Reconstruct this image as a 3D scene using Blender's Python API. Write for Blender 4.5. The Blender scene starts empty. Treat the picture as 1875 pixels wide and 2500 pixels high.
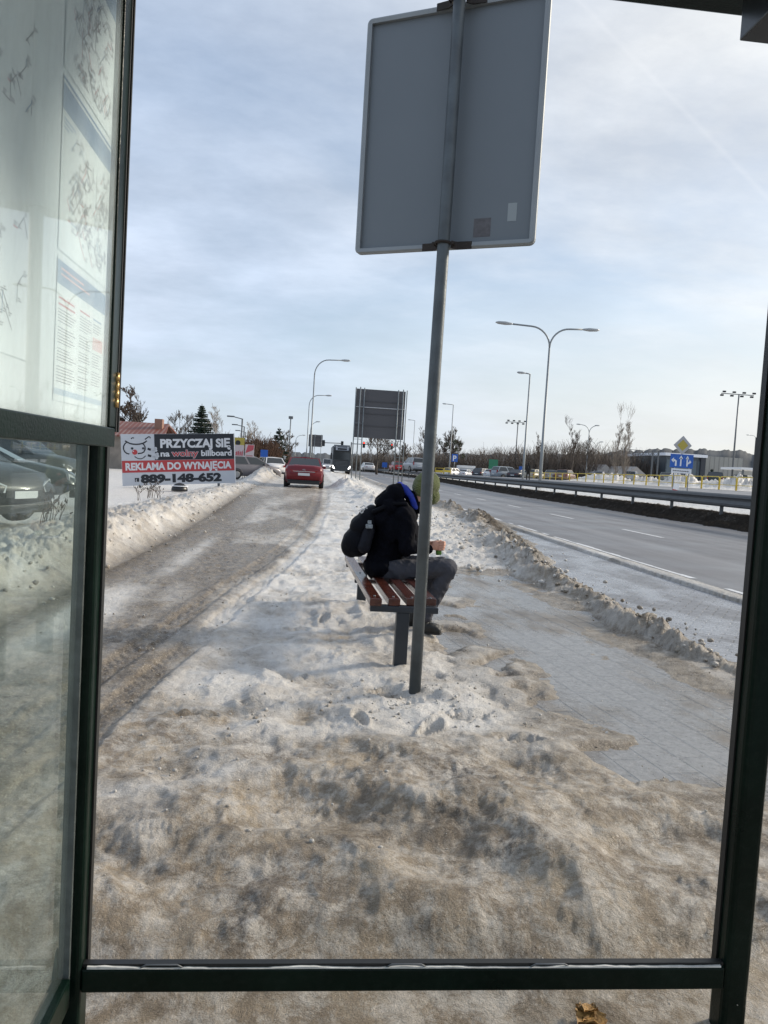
import bpy, bmesh, math, random
import numpy as np
from mathutils import Vector, Matrix, Quaternion
rad = math.radians
scene = bpy.context.scene
# ------------------------------------------------------------------ camera
F_PX = 1850.0; YAW = rad(5.4); PITCH = rad(3.3); ROLL = rad(3.4); EYE = 1.45
_R0 = np.array([math.cos(YAW), -math.sin(YAW), 0.0])
_F = np.array([math.sin(YAW)*math.cos(PITCH), math.cos(YAW)*math.cos(PITCH), -math.sin(PITCH)])
_U0 = np.cross(_R0, _F)
_R = _R0*math.cos(ROLL) + _U0*math.sin(ROLL)
_U = -_R0*math.sin(ROLL) + _U0*math.cos(ROLL)
cam_data = bpy.data.cameras.new("camera"); cam = bpy.data.objects.new("camera", cam_data)
scene.collection.objects.link(cam)
cam_data.sensor_fit = 'VERTICAL'; cam_data.sensor_height = 36.0; cam_data.lens = F_PX/2500*36
cam_data.clip_start = 0.05; cam_data.clip_end = 9000
m = Matrix(((_R[0], _U[0], -_F[0], 0), (_R[1], _U[1], -_F[1], 0), (_R[2], _U[2], -_F[2], EYE), (0, 0, 0, 1)))
cam.matrix_world = m
scene.camera = cam
# ------------------------------------------------------------------ sun and sky
SUN_EL = rad(24); SUN_AZ = rad(72)          # azimuth clockwise from +Y
sd = Vector((math.sin(SUN_AZ)*math.cos(SUN_EL), math.cos(SUN_AZ)*math.cos(SUN_EL), math.sin(SUN_EL)))
sun_data = bpy.data.lights.new("sun", 'SUN'); sun = bpy.data.objects.new("sun", sun_data)
scene.collection.objects.link(sun)
sun_data.energy = 3.6; sun_data.angle = rad(9.0); sun_data.color = (1.0, 0.90, 0.76)
sun.rotation_mode = 'QUATERNION'; sun.rotation_quaternion = sd.to_track_quat('Z', 'Y'); sun.location = (20, 10, 30)
world = bpy.data.worlds.new("World"); scene.world = world; world.use_nodes = True
def build_world():
    nt = world.node_tree; nt.nodes.clear(); N = nt.nodes.new; L = nt.links.new
    out = N('ShaderNodeOutputWorld'); bg = N('ShaderNodeBackground'); L(bg.outputs[0], out.inputs[0])
    bg.inputs[1].default_value = 0.137
    sky = N('ShaderNodeTexSky'); sky.sky_type = 'NISHITA'; sky.sun_disc = False
    sky.sun_elevation = SUN_EL; sky.sun_rotation = SUN_AZ; sky.dust_density = 1.0; sky.air_density = 1.0; sky.ozone_density = 1.2
    tc = N('ShaderNodeTexCoord'); sep = N('ShaderNodeSeparateXYZ'); L(tc.outputs['Generated'], sep.inputs[0])
    def mth(op, a, b=None, c=None, clamp=False):
        n = N('ShaderNodeMath'); n.operation = op; n.use_clamp = clamp
        for i, v in enumerate((a, b, c)):
            if v is None: continue
            if isinstance(v, (int, float)): n.inputs[i].default_value = v
            else: L(v, n.inputs[i])
        return n.outputs[0]
    zc = mth('MAXIMUM', sep.outputs[2], 0.0)
    den = mth('ADD', zc, 0.22)
    cx = mth('DIVIDE', sep.outputs[0], den); cy = mth('DIVIDE', sep.outputs[1], den)
    comb = N('ShaderNodeCombineXYZ'); L(cx, comb.inputs[0]); L(cy, comb.inputs[1])
    mp = N('ShaderNodeMapping'); L(comb.outputs[0], mp.inputs[0]); mp.inputs['Rotation'].default_value = (0, 0, rad(24)); mp.inputs['Scale'].default_value = (0.62, 0.80, 1); mp.inputs['Location'].default_value = (2.3, 0.9, 0)
    n1 = N('ShaderNodeTexNoise'); L(mp.outputs[0], n1.inputs['Vector']); n1.inputs['Scale'].default_value = 1.3; n1.inputs['Detail'].default_value = 9; n1.inputs['Roughness'].default_value = 0.55; n1.inputs['Distortion'].default_value = 0.5
    mp2 = N('ShaderNodeMapping'); L(comb.outputs[0], mp2.inputs[0]); mp2.inputs['Rotation'].default_value = (0, 0, rad(10)); mp2.inputs['Scale'].default_value = (0.9, 1.3, 1); mp2.inputs['Location'].default_value = (5, 3, 0)
    n2 = N('ShaderNodeTexNoise'); L(mp2.outputs[0], n2.inputs['Vector']); n2.inputs['Scale'].default_value = 2.0; n2.inputs['Detail'].default_value = 7; n2.inputs['Roughness'].default_value = 0.6
    sm_ = mth('ADD', mth('MULTIPLY', n1.outputs[0], 0.72), mth('MULTIPLY', n2.outputs[0], 0.28))
    cover = N('ShaderNodeMapRange'); L(sm_, cover.inputs[0]); cover.inputs[1].default_value = 0.38; cover.inputs[2].default_value = 0.64; cover.inputs[3].default_value = 0.40; cover.inputs[4].default_value = 0.97
    # closeness to the sun brightens and warms the thin cloud
    dot = N('ShaderNodeVectorMath'); dot.operation = 'DOT_PRODUCT'; L(tc.outputs['Generated'], dot.inputs[0]); dot.inputs[1].default_value = sd
    near = N('ShaderNodeMapRange'); L(dot.outputs['Value'], near.inputs[0]); near.inputs[1].default_value = 0.30; near.inputs[2].default_value = 0.95; near.inputs[3].default_value = 0; near.inputs[4].default_value = 1
    ccol = N('ShaderNodeMixRGB'); L(near.outputs[0], ccol.inputs[0]); ccol.inputs[1].default_value = (4.35, 5.0, 6.05, 1); ccol.inputs[2].default_value = (6.15, 6.05, 5.7, 1)
    # thin bands of darker cloud
    shade = N('ShaderNodeMapRange'); L(n2.outputs[0], shade.inputs[0]); shade.inputs[1].default_value = 0.35; shade.inputs[2].default_value = 0.65; shade.inputs[3].default_value = 0.85; shade.inputs[4].default_value = 1.12
    cc2 = N('ShaderNodeVectorMath'); cc2.operation = 'SCALE'; L(ccol.outputs[0], cc2.inputs[0]); L(shade.outputs[0], cc2.inputs['Scale'])
    # warm white haze low over the horizon on the sunny side
    low = N('ShaderNodeMapRange'); L(sep.outputs[2], low.inputs[0]); low.inputs[1].default_value = 0.0; low.inputs[2].default_value = 0.24; low.inputs[3].default_value = 1; low.inputs[4].default_value = 0
    warm = mth('MULTIPLY', low.outputs[0], mth('MULTIPLY_ADD', near.outputs[0], 0.95, 0.0, True))
    mx = N('ShaderNodeMixRGB'); L(cover.outputs[0], mx.inputs[0]); L(sky.outputs[0], mx.inputs[1]); L(cc2.outputs[0], mx.inputs[2])
    mx2 = N('ShaderNodeMixRGB'); L(warm, mx2.inputs[0]); L(mx.outputs[0], mx2.inputs[1]); mx2.inputs[2].default_value = (6.2, 5.9, 5.25, 1)
    blue = mth('MULTIPLY', low.outputs[0], 0.62)
    mxb = N('ShaderNodeMixRGB'); L(blue, mxb.inputs[0]); L(mx.outputs[0], mxb.inputs[1]); mxb.inputs[2].default_value = (4.15, 4.85, 5.75, 1); L(mxb.outputs[0], mx2.inputs[1])
    # faint contrail
    d1 = Vector(tuple(_F + (1440-937.5)/F_PX*_R - (30-1250)/F_PX*_U)).normalized(); d2 = Vector(tuple(_F + (1866-937.5)/F_PX*_R - (475-1250)/F_PX*_U)).normalized()
    nn = d1.cross(d2).normalized()
    dc = N('ShaderNodeVectorMath'); dc.operation = 'DOT_PRODUCT'; L(tc.outputs['Generated'], dc.inputs[0]); dc.inputs[1].default_value = nn
    ad = mth('ABSOLUTE', dc.outputs['Value']); tr = N('ShaderNodeMapRange'); L(ad, tr.inputs[0]); tr.inputs[1].default_value = 0.0; tr.inputs[2].default_value = 0.0042; tr.inputs[3].default_value = 0.11; tr.inputs[4].default_value = 0
    mx3 = N('ShaderNodeMixRGB'); L(tr.outputs[0], mx3.inputs[0]); L(mx2.outputs[0], mx3.inputs[1]); mx3.inputs[2].default_value = (6.6, 6.7, 6.9, 1)
    L(mx3.outputs[0], bg.inputs[0])
build_world()
vs = scene.view_settings; vs.view_transform = 'Standard'; vs.look = 'None'; vs.gamma = 1; vs.exposure = 0.20
scene.render.engine = 'CYCLES'
# ------------------------------------------------------------------ small helpers
K = 1875/1659.0
def P(u, v, Y):
    d = _F + (u-937.5)/F_PX*_R - (v-1250)/F_PX*_U
    return Vector((d[0]*Y/d[1], Y, EYE + d[2]*Y/d[1]))
def G(u, v, z=0.0):
    d = _F + (u-937.5)/F_PX*_R - (v-1250)/F_PX*_U
    t = (z-EYE)/d[2]; return Vector((d[0]*t, d[1]*t, z))
def link(o, parent=None):
    scene.collection.objects.link(o)
    if parent is not None: o.parent = parent
    return o
def tag(o, label=None, cat=None, group=None, kind=None):
    if label: o['label'] = label
    if cat: o['category'] = cat
    if group: o['group'] = group
    if kind: o['kind'] = kind
    return o
def empty(name, loc=(0, 0, 0), rz=0.0, label=None, cat=None, group=None):
    o = bpy.data.objects.new(name, None); o.empty_display_size = 0.2
    o.location = loc; o.rotation_euler = (0, 0, rz); link(o); return tag(o, label, cat, group)
def copy_tree(o, parent=None):
    c = o.copy(); link(c, parent)
    for ch in [q for q in scene.collection.objects if q.parent == o]: copy_tree(ch, c)
    return c
class MB:
    """collects simple solids into one mesh"""
    def __init__(s): s.v = []; s.f = []; s.mi = []; s.m = 0; s.sm = []
    def add(s, vs_, fs, smooth=False):
        b = len(s.v); s.v += [tuple(p) for p in vs_]
        for f in fs: s.f.append(tuple(i+b for i in f)); s.mi.append(s.m); s.sm.append(smooth)
        return s
    def box(s, lo, hi, M=None):
        x0, y0, z0 = lo; x1, y1, z1 = hi
        p = [Vector(q) for q in ((x0,y0,z0),(x1,y0,z0),(x1,y1,z0),(x0,y1,z0),(x0,y0,z1),(x1,y0,z1),(x1,y1,z1),(x0,y1,z1))]
        if M is not None: p = [M @ q for q in p]
        return s.add(p, [(0,3,2,1),(4,5,6,7),(0,1,5,4),(1,2,6,5),(2,3,7,6),(3,0,4,7)])
    def bar(s, a, b, w, h=None, up=(0, 0, 1)):
        h = h or w; a = Vector(a); b = Vector(b); d = (b-a).normalized(); up = Vector(up)
        if abs(d.dot(up)) > .98: up = Vector((1, 0, 0))
        r = d.cross(up).normalized(); u = r.cross(d)
        p = []
        for c in (a, b):
            for sx, sz in ((-1,-1),(1,-1),(1,1),(-1,1)): p.append(c + r*(sx*w/2) + u*(sz*h/2))
        return s.add(p, [(0,1,2,3),(7,6,5,4),(0,4,5,1),(1,5,6,2),(2,6,7,3),(3,7,4,0)])
    def tube(s, pts, r, n=8, caps=True):
        pts = [Vector(p) for p in pts]; rs = r if isinstance(r, (list, tuple)) else [r]*len(pts)
        v = []; f = []; prev = None
        for i, p in enumerate(pts):
            d = (pts[min(i+1, len(pts)-1)] - pts[max(i-1, 0)]).normalized()
            if prev is None:
                a = Vector((0, 0, 1)) if abs(d.z) < .9 else Vector((1, 0, 0)); prev = d.cross(a).normalized()
            else:
                prev = (prev - d*prev.dot(d)).normalized()
            q = d.cross(prev)
            for k in range(n):
                t = 2*math.pi*k/n; v.append(p + (prev*math.cos(t) + q*math.sin(t))*rs[i])
        for i in range(len(pts)-1):
            for k in range(n):
                f.append((i*n+k, i*n+(k+1) % n, (i+1)*n+(k+1) % n, (i+1)*n+k))
        s.add(v, f, True)
        if caps:
            b = len(s.v)-len(v); s.f.append(tuple(b+k for k in range(n))[::-1]); s.mi.append(s.m); s.sm.append(False)
            s.f.append(tuple(b+(len(pts)-1)*n+k for k in range(n))); s.mi.append(s.m); s.sm.append(False)
        return s
    def poly(s, pts, ext=None):
        """flat polygon, optionally extruded by vector ext"""
        n = len(pts); pts = [Vector(p) for p in pts]
        if ext is None: return s.add(pts, [tuple(range(n))])
        e = Vector(ext); v = pts + [p+e for p in pts]
        return s.add(v, [tuple(range(n))[::-1], tuple(range(n, 2*n))] + [(i, (i+1) % n, n+(i+1) % n, n+i) for i in range(n)])
    def build(s, name, mats, parent=None, bevel=0.0, M=None, seg=2, recalc=True):
        me = bpy.data.meshes.new(name); me.from_pydata(s.v, [], s.f)
        mats = mats if isinstance(mats, (list, tuple)) else [mats]
        for mm in mats: me.materials.append(mm)
        me.polygons.foreach_set('material_index', s.mi); me.polygons.foreach_set('use_smooth', s.sm)
        if recalc or bevel:
            bm = bmesh.new(); bm.from_mesh(me); bmesh.ops.recalc_face_normals(bm, faces=bm.faces)
            if bevel:
                es = [e for e in bm.edges if len(e.link_faces) == 2 and e.calc_face_angle(0) > .6]
                bmesh.ops.bevel(bm, geom=es, offset=bevel, segments=seg, affect='EDGES', profile=.5, clamp_overlap=True)
            bm.to_mesh(me); bm.free()
        if M is not None: me.transform(M)
        me.update(); o = bpy.data.objects.new(name, me); return link(o, parent)
def bake(o):
    dg = bpy.context.evaluated_depsgraph_get(); dg.update()
    me = bpy.data.meshes.new_from_object(o.evaluated_get(dg)); o.modifiers.clear(); o.data = me; return o
# ---- numpy noise
def _hash(ix, iy, seed):
    h = (ix.astype(np.int64)*374761393 + iy.astype(np.int64)*668265263 + seed*974634777) & 0xffffffff
    h = ((h ^ (h >> 13))*1274126177) & 0xffffffff
    return ((h ^ (h >> 16)) & 0xffff)/65535.0
def vnoise(x, y, seed=0):
    ix = np.floor(x); iy = np.floor(y); fx = x-ix; fy = y-iy
    fx = fx*fx*fx*(fx*(fx*6-15)+10); fy = fy*fy*fy*(fy*(fy*6-15)+10)
    a = _hash(ix, iy, seed); b = _hash(ix+1, iy, seed); c = _hash(ix, iy+1, seed); d = _hash(ix+1, iy+1, seed)
    return (a*(1-fx)+b*fx)*(1-fy) + (c*(1-fx)+d*fx)*fy
def fbm(x, y, sc, octv=4, seed=0, gain=.5, ridged=False):
    x = np.asarray(x, float)*sc; y = np.asarray(y, float)*sc; t = 0; a = 1; s = 0
    for i in range(octv):
        n = vnoise(x*1.0, y*1.0, seed+i*17)
        if ridged: n = 1-abs(2*n-1)
        t = t + a*n; s += a; a *= gain
        x, y = (x*1.6-y*1.2)+13.7, (x*1.2+y*1.6)+7.1
    return t/s            # 0..1
def sm(a, b, x):
    t = np.clip((np.asarray(x, float)-a)/(b-a), 0, 1); return t*t*(3-2*t)
def ip(x, xs, ys): return np.interp(x, xs, ys)
# ------------------------------------------------------------------ materials
_mats = {}
def mat(name, col, rough=.5, metal=0.0, var=0.0, vscale=8.0, bump=0.0, bscale=60.0, spec=.5, coat=0.0, emit=None, es=1.0, dirt=None, dscale=3.0, damt=.5):
    if name in _mats: return _mats[name]
    mt = bpy.data.materials.new(name); mt.use_nodes = True; nt = mt.node_tree; b = nt.nodes['Principled BSDF']; L = nt.links.new; N = nt.nodes.new
    b.inputs['Roughness'].default_value = rough; b.inputs['Metallic'].default_value = metal; b.inputs['Specular IOR Level'].default_value = spec
    b.inputs['Coat Weight'].default_value = coat; b.inputs['Coat Roughness'].default_value = .08
    c = (*col, 1) if len(col) == 3 else col; b.inputs['Base Color'].default_value = c
    tc = N('ShaderNodeTexCoord'); last = None
    if var or dirt:
        n = N('ShaderNodeTexNoise'); L(tc.outputs['Object'], n.inputs['Vector']); n.inputs['Scale'].default_value = vscale; n.inputs['Detail'].default_value = 5
        mr = N('ShaderNodeMapRange'); L(n.outputs[0], mr.inputs[0]); mr.inputs[1].default_value = .3; mr.inputs[2].default_value = .7; mr.inputs[3].default_value = 1-var; mr.inputs[4].default_value = 1+var
        sc = N('ShaderNodeVectorMath'); sc.operation = 'SCALE'; sc.inputs[0].default_value = c[:3]; L(mr.outputs[0], sc.inputs['Scale']); last = sc.outputs[0]
        rr = N('ShaderNodeMapRange'); L(n.outputs[0], rr.inputs[0]); rr.inputs[3].default_value = max(.03, rough*.8); rr.inputs[4].default_value = min(1, rough*1.2); L(rr.outputs[0], b.inputs['Roughness'])
    if dirt:
        n = N('ShaderNodeTexNoise'); L(tc.outputs['Object'], n.inputs['Vector']); n.inputs['Scale'].default_value = dscale; n.inputs['Detail'].default_value = 8; n.inputs['Roughness'].default_value = .7
        mr = N('ShaderNodeMapRange'); L(n.outputs[0], mr.inputs[0]); mr.inputs[1].default_value = .48; mr.inputs[2].default_value = .68; mr.inputs[3].default_value = 0; mr.inputs[4].default_value = damt
        mx = N('ShaderNodeMixRGB'); L(mr.outputs[0], mx.inputs[0]); L(last, mx.inputs[1]); mx.inputs[2].default_value = (*dirt, 1); last = mx.outputs[0]
    if last is not None: L(last, b.inputs['Base Color'])
    if bump:
        n = N('ShaderNodeTexNoise'); L(tc.outputs['Object'], n.inputs['Vector']); n.inputs['Scale'].default_value = bscale; n.inputs['Detail'].default_value = 4
        bp = N('ShaderNodeBump'); bp.inputs['Strength'].default_value = bump; bp.inputs['Distance'].default_value = .01; L(n.outputs[0], bp.inputs['Height']); L(bp.outputs[0], b.inputs['Normal'])
    if emit: b.inputs['Emission Color'].default_value = (*emit, 1); b.inputs['Emission Strength'].default_value = es
    _mats[name] = mt; return mt
def glass_mat(name, tint=(.86, .93, .90), dirt=.10, dirtcol=(.55, .58, .53)):
    mt = bpy.data.materials.new(name); mt.use_nodes = True; nt = mt.node_tree; nt.nodes.clear(); N = nt.nodes.new; L = nt.links.new
    out = N('ShaderNodeOutputMaterial'); tr = N('ShaderNodeBsdfTransparent'); tr.inputs[0].default_value = (*tint, 1)
    gl = N('ShaderNodeBsdfGlossy'); gl.inputs['Roughness'].default_value = .015
    lw = N('ShaderNodeLayerWeight'); lw.inputs[0].default_value = .5; pw = N('ShaderNodeMath'); pw.operation = 'POWER'; L(lw.outputs['Facing'], pw.inputs[0]); pw.inputs[1].default_value = 5
    fr = N('ShaderNodeMath'); fr.operation = 'MULTIPLY_ADD'; L(pw.outputs[0], fr.inputs[0]); fr.inputs[1].default_value = .9; fr.inputs[2].default_value = .04
    m1 = N('ShaderNodeMixShader'); L(fr.outputs[0], m1.inputs[0]); L(tr.outputs[0], m1.inputs[1]); L(gl.outputs[0], m1.inputs[2])
    df = N('ShaderNodeBsdfDiffuse'); df.inputs[0].default_value = (*dirtcol, 1)
    tl = N('ShaderNodeBsdfTranslucent'); tl.inputs[0].default_value = (*dirtcol, 1)
    md = N('ShaderNodeMixShader'); md.inputs[0].default_value = .5; L(df.outputs[0], md.inputs[1]); L(tl.outputs[0], md.inputs[2])
    tc = N('ShaderNodeTexCoord'); n = N('ShaderNodeTexNoise'); L(tc.outputs['Object'], n.inputs['Vector']); n.inputs['Scale'].default_value = 7; n.inputs['Detail'].default_value = 8; n.inputs['Roughness'].default_value = .65
    mp = N('ShaderNodeMapping'); L(tc.outputs['Object'], mp.inputs[0]); mp.inputs['Scale'].default_value = (1, 1, .25); L(mp.outputs[0], n.inputs['Vector'])
    mr = N('ShaderNodeMapRange'); L(n.outputs[0], mr.inputs[0]); mr.inputs[1].default_value = .3; mr.inputs[2].default_value = .75; mr.inputs[3].default_value = dirt*.4; mr.inputs[4].default_value = dirt*1.8
    m2 = N('ShaderNodeMixShader'); L(mr.outputs[0], m2.inputs[0]); L(m1.outputs[0], m2.inputs[1]); L(md.outputs[0], m2.inputs[2]); L(m2.outputs[0], out.inputs[0])
    return mt
def ground_mats():
    """snow: colour attribute msk: R brown dirt, G wet dark slush, B soot"""
    mt = bpy.data.materials.new('dirty_snow'); mt.use_nodes = True; nt = mt.node_tree; b = nt.nodes['Principled BSDF']; L = nt.links.new; N = nt.nodes.new
    tc = N('ShaderNodeTexCoord'); at = N('ShaderNodeVertexColor'); at.layer_name = 'msk'; sp = N('ShaderNodeSeparateColor'); L(at.outputs[0], sp.inputs[0])
    def noise(sc, det=6, ro=.6, vec=None, dist=0):
        n = N('ShaderNodeTexNoise'); L(vec or tc.outputs['Object'], n.inputs['Vector']); n.inputs['Scale'].default_value = sc; n.inputs['Detail'].default_value = det; n.inputs['Roughness'].default_value = ro; n.inputs['Distortion'].default_value = dist; return n.outputs[0]
    def mr(x, a, c, lo, hi):
        n = N('ShaderNodeMapRange'); L(x, n.inputs[0]); n.inputs[1].default_value = a; n.inputs[2].default_value = c; n.inputs[3].default_value = lo; n.inputs[4].default_value = hi; return n.outputs[0]
    def mth(op, a, c, clamp=False):
        n = N('ShaderNodeMath'); n.operation = op; n.use_clamp = clamp
        for i, v in enumerate((a, c)):
            if isinstance(v, (int, float)): n.inputs[i].default_value = v
            else: L(v, n.inputs[i])
        return n.outputs[0]
    def mix(f, a, c):
        n = N('ShaderNodeMixRGB'); L(f, n.inputs[0])
        for i, v in ((1, a), (2, c)):
            if isinstance(v, tuple): n.inputs[i].default_value = (*v, 1)
            else: L(v, n.inputs[i])
        return n.outputs[0]
    nA = noise(2.2, 9, .72, dist=.25); nB = noise(14, 8, .75, dist=.4); nC = noise(70, 5, .7); nD = noise(260, 3, .6)
    nE = noise(7.0, 10, .80, dist=.3)
    clean = mix(mr(nB, .35, .65, 0, 1), (.63, .61, .575), (.82, .79, .74))
    brown = mix(mr(nA, .34, .66, 0, 1), (.105, .080, .057), (.45, .375, .28)); brown = mix(mr(nE, .45, .60, 0, .85), brown, (.62, .58, .52))
    grain = mth('ADD', mth('MULTIPLY', mth('SUBTRACT', nB, .5), 1.9), mth('MULTIPLY', mth('SUBTRACT', nC, .5), .9))
    d = mth('ADD', mth('MULTIPLY', sp.outputs[0], 1.15), mth('MULTIPLY', mth('ADD', mth('MULTIPLY', mth('SUBTRACT', nA, .5), 1.7), grain), mth('MULTIPLY', mth('ADD', sp.outputs[0], .12), .75)), True)
    c1 = mix(d, clean, brown)
    slush = mix(mr(nE, .42, .62, 0, 1), (.080, .060, .040), (.27, .222, .162)); slush = mix(mr(nC, .54, .66, 0, .85), slush, (.56, .50, .41))
    w = mth('ADD', sp.outputs[1], mth('MULTIPLY', grain, mth('MULTIPLY', sp.outputs[1], .55)), True)
    c2 = mix(w, c1, slush)
    soot = mix(mr(nC, .35, .65, 0, 1), (.012, .010, .009), (.045, .038, .031))
    s = mth('ADD', mth('MULTIPLY', sp.outputs[2], 1.1), mth('MULTIPLY', grain, mth('MULTIPLY', sp.outputs[2], .7)), True)
    c3 = mix(s, c2, soot)
    # grains of grit strewn over the trodden parts
    vo = N('ShaderNodeTexVoronoi'); vo.inputs['Scale'].default_value = 85; L(tc.outputs['Object'], vo.inputs['Vector']); vo.feature = 'F1'
    gr = mr(vo.outputs['Distance'], .10, .16, 1, 0); gm = mth('MULTIPLY', gr, mth('MULTIPLY', mr(nA, .5, .62, 0, .8), mth('ADD', sp.outputs[0], .02)), True)
    c4 = mix(mth('MULTIPLY', gm, .5), c3, (.06, .05, .042))
    spk = mr(nD, .30, .42, .45, 1.0); spk2 = mr(nD, .60, .70, 0, .55)
    sc_ = N('ShaderNodeVectorMath'); sc_.operation = 'SCALE'; L(c4, sc_.inputs[0]); L(spk, sc_.inputs['Scale'])
    notdark = mth('SUBTRACT', 1.0, mth('ADD', mth('MULTIPLY', w, .55), sp.outputs[2]), True)
    c5 = mix(mth('MULTIPLY', spk2, mth('MULTIPLY', mr(nE, .4, .6, .1, 1.0), notdark)), sc_.outputs[0], (.86, .84, .80))
    L(c5, b.inputs['Base Color'])
    ro = mth('ADD', mr(nE, .35, .65, .20, .60), mth('MULTIPLY', s, .35), True); L(ro, b.inputs['Roughness'])
    L(mr(mth('ADD', s, mth('MULTIPLY', w, .35)), 0, 1, .42, .02), b.inputs['Specular IOR Level']); b.inputs['IOR'].default_value = 1.31
    b.inputs['Coat Roughness'].default_value = .14; L(mr(mth('ADD', s, mth('MULTIPLY', mr(nB, .45, .6, 1, 0), .8)), 0, .8, .45, 0), b.inputs['Coat Weight']); b.inputs['Coat IOR'].default_value = 1.31
    hgt = mth('ADD', mth('MULTIPLY', nB, 1.0), mth('ADD', mth('MULTIPLY', nC, .42), mth('MULTIPLY', nD, .10)))
    bp = N('ShaderNodeBump'); bp.inputs['Strength'].default_value = .95; bp.inputs['Distance'].default_value = .030; L(hgt, bp.inputs['Height']); L(bp.outputs[0], b.inputs['Normal'])
    # ---- paved surfaces with a film of ice and melt water
    def pave(name, rot, bw, bh, c_a, c_b, ice, icecol, wetrough=.16):
        m2 = bpy.data.materials.new(name); m2.use_nodes = True; nt2 = m2.node_tree; b2 = nt2.nodes['Principled BSDF']; L2 = nt2.links.new; N2 = nt2.nodes.new
        t2 = N2('ShaderNodeTexCoord'); mp = N2('ShaderNodeMapping'); L2(t2.outputs['Object'], mp.inputs[0]); mp.inputs['Rotation'].default_value = (0, 0, rot)
        br = N2('ShaderNodeTexBrick'); L2(mp.outputs[0], br.inputs['Vector']); br.inputs['Scale'].default_value = 1; br.inputs['Brick Width'].default_value = bw; br.inputs['Row Height'].default_value = bh
        br.inputs['Mortar Size'].default_value = .010; br.inputs['Mortar Smooth'].default_value = .35; br.inputs['Color1'].default_value = (*c_a, 1); br.inputs['Color2'].default_value = (*c_b, 1); br.inputs['Mortar'].default_value = (.05, .046, .042, 1)
        def nz(sc, det, ro_, sx=1, sy=1):
            q = N2('ShaderNodeTexNoise'); mq = N2('ShaderNodeMapping'); L2(t2.outputs['Object'], mq.inputs[0]); mq.inputs['Scale'].default_value = (sx, sy, 1); L2(mq.outputs[0], q.inputs['Vector'])
            q.inputs['Scale'].default_value = sc; q.inputs['Detail'].default_value = det; q.inputs['Roughness'].default_value = ro_; return q.outputs[0]
        def mr2(x, a, c, lo, hi):
            q = N2('ShaderNodeMapRange'); L2(x, q.inputs[0]); q.inputs[1].default_value = a; q.inputs[2].default_value = c; q.inputs[3].default_value = lo; q.inputs[4].default_value = hi; return q.outputs[0]
        a1 = nz(1.1, 7, .65, 1.0, .55); a2 = nz(30, 6, .7)
        icem = mr2(a1, ice-.07, ice+.08, .80, .04)
        mx = N2('ShaderNodeMixRGB'); L2(icem, mx.inputs[0]); L2(br.outputs[0], mx.inputs[1]); mx.inputs[2].default_value = (*icecol, 1)
        va = N2('ShaderNodeVectorMath'); va.operation = 'SCALE'; L2(mx.outputs[0], va.inputs[0]); L2(mr2(a2, .3, .7, .72, 1.25), va.inputs['Scale']); L2(va.outputs[0], b2.inputs['Base Color'])
        q = N2('ShaderNodeMath'); q.operation = 'ADD'; L2(mr2(icem, 0, 1, .34, wetrough), q.inputs[0]); L2(mr2(a2, .3, .7, -.05, .10), q.inputs[1]); L2(q.outputs[0], b2.inputs['Roughness'])
        h = N2('ShaderNodeMath'); h.operation = 'MULTIPLY_ADD'; L2(br.outputs['Fac'], h.inputs[0]); h.inputs[1].default_value = -.9; L2(a2, h.inputs[2])
        bb = N2('ShaderNodeBump'); L2(h.outputs[0], bb.inputs['Height']); bb.inputs['Distance'].default_value = .010; L2(mr2(icem, 0, 1, 1.0, .55), bb.inputs['Strength']); L2(bb.outputs[0], b2.inputs['Normal'])
        return m2
    side = pave('icy_pavers', rad(82), .40, .20, (.120, .096, .070), (.185, .150, .112), .53, (.27, .277, .28), .13)
    bay = pave('bay_pavers', rad(35), .24, .12, (.14, .14, .15), (.21, .21, .225), .50, (.33, .345, .375), .15)
    # ---- asphalt
    m3 = bpy.data.materials.new('damp_asphalt'); m3.use_nodes = True; nt3 = m3.node_tree; b3 = nt3.nodes['Principled BSDF']; L3 = nt3.links.new; N3 = nt3.nodes.new
    t3 = N3('ShaderNodeTexCoord'); s3 = N3('ShaderNodeMapping'); L3(t3.outputs['Object'], s3.inputs[0]); s3.inputs['Scale'].default_value = (1.0, .022, 1)
    q1 = N3('ShaderNodeTexNoise'); L3(s3.outputs[0], q1.inputs['Vector']); q1.inputs['Scale'].default_value = 1.5; q1.inputs['Detail'].default_value = 5
    q2 = N3('ShaderNodeTexNoise'); L3(t3.outputs['Object'], q2.inputs['Vector']); q2.inputs['Scale'].default_value = 90; q2.inputs['Detail'].default_value = 3
    q3 = N3('ShaderNodeTexNoise'); L3(t3.outputs['Object'], q3.inputs['Vector']); q3.inputs['Scale'].default_value = .5; q3.inputs['Detail'].default_value = 6
    r1 = N3('ShaderNodeValToRGB'); L3(q1.outputs[0], r1.inputs[0]); r1.color_ramp.elements[0].position = .32; r1.color_ramp.elements[0].color = (.105, .104, .110, 1); r1.color_ramp.elements[1].position = .68; r1.color_ramp.elements[1].color = (.20, .20, .208, 1)
    v3 = N3('ShaderNodeVectorMath'); v3.operation = 'SCALE'; L3(r1.outputs[0], v3.inputs[0]); r2 = N3('ShaderNodeMapRange'); L3(q2.outputs[0], r2.inputs[0]); r2.inputs[1].default_value = .3; r2.inputs[2].default_value = .7; r2.inputs[3].default_value = .75; r2.inputs[4].default_value = 1.25; L3(r2.outputs[0], v3.inputs['Scale']); L3(v3.outputs[0], b3.inputs['Base Color'])
    r3 = N3('ShaderNodeMapRange'); L3(q3.outputs[0], r3.inputs[0]); r3.inputs[1].default_value = .3; r3.inputs[2].default_value = .7; r3.inputs[3].default_value = .38; r3.inputs[4].default_value = .62; L3(r3.outputs[0], b3.inputs['Roughness'])
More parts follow.
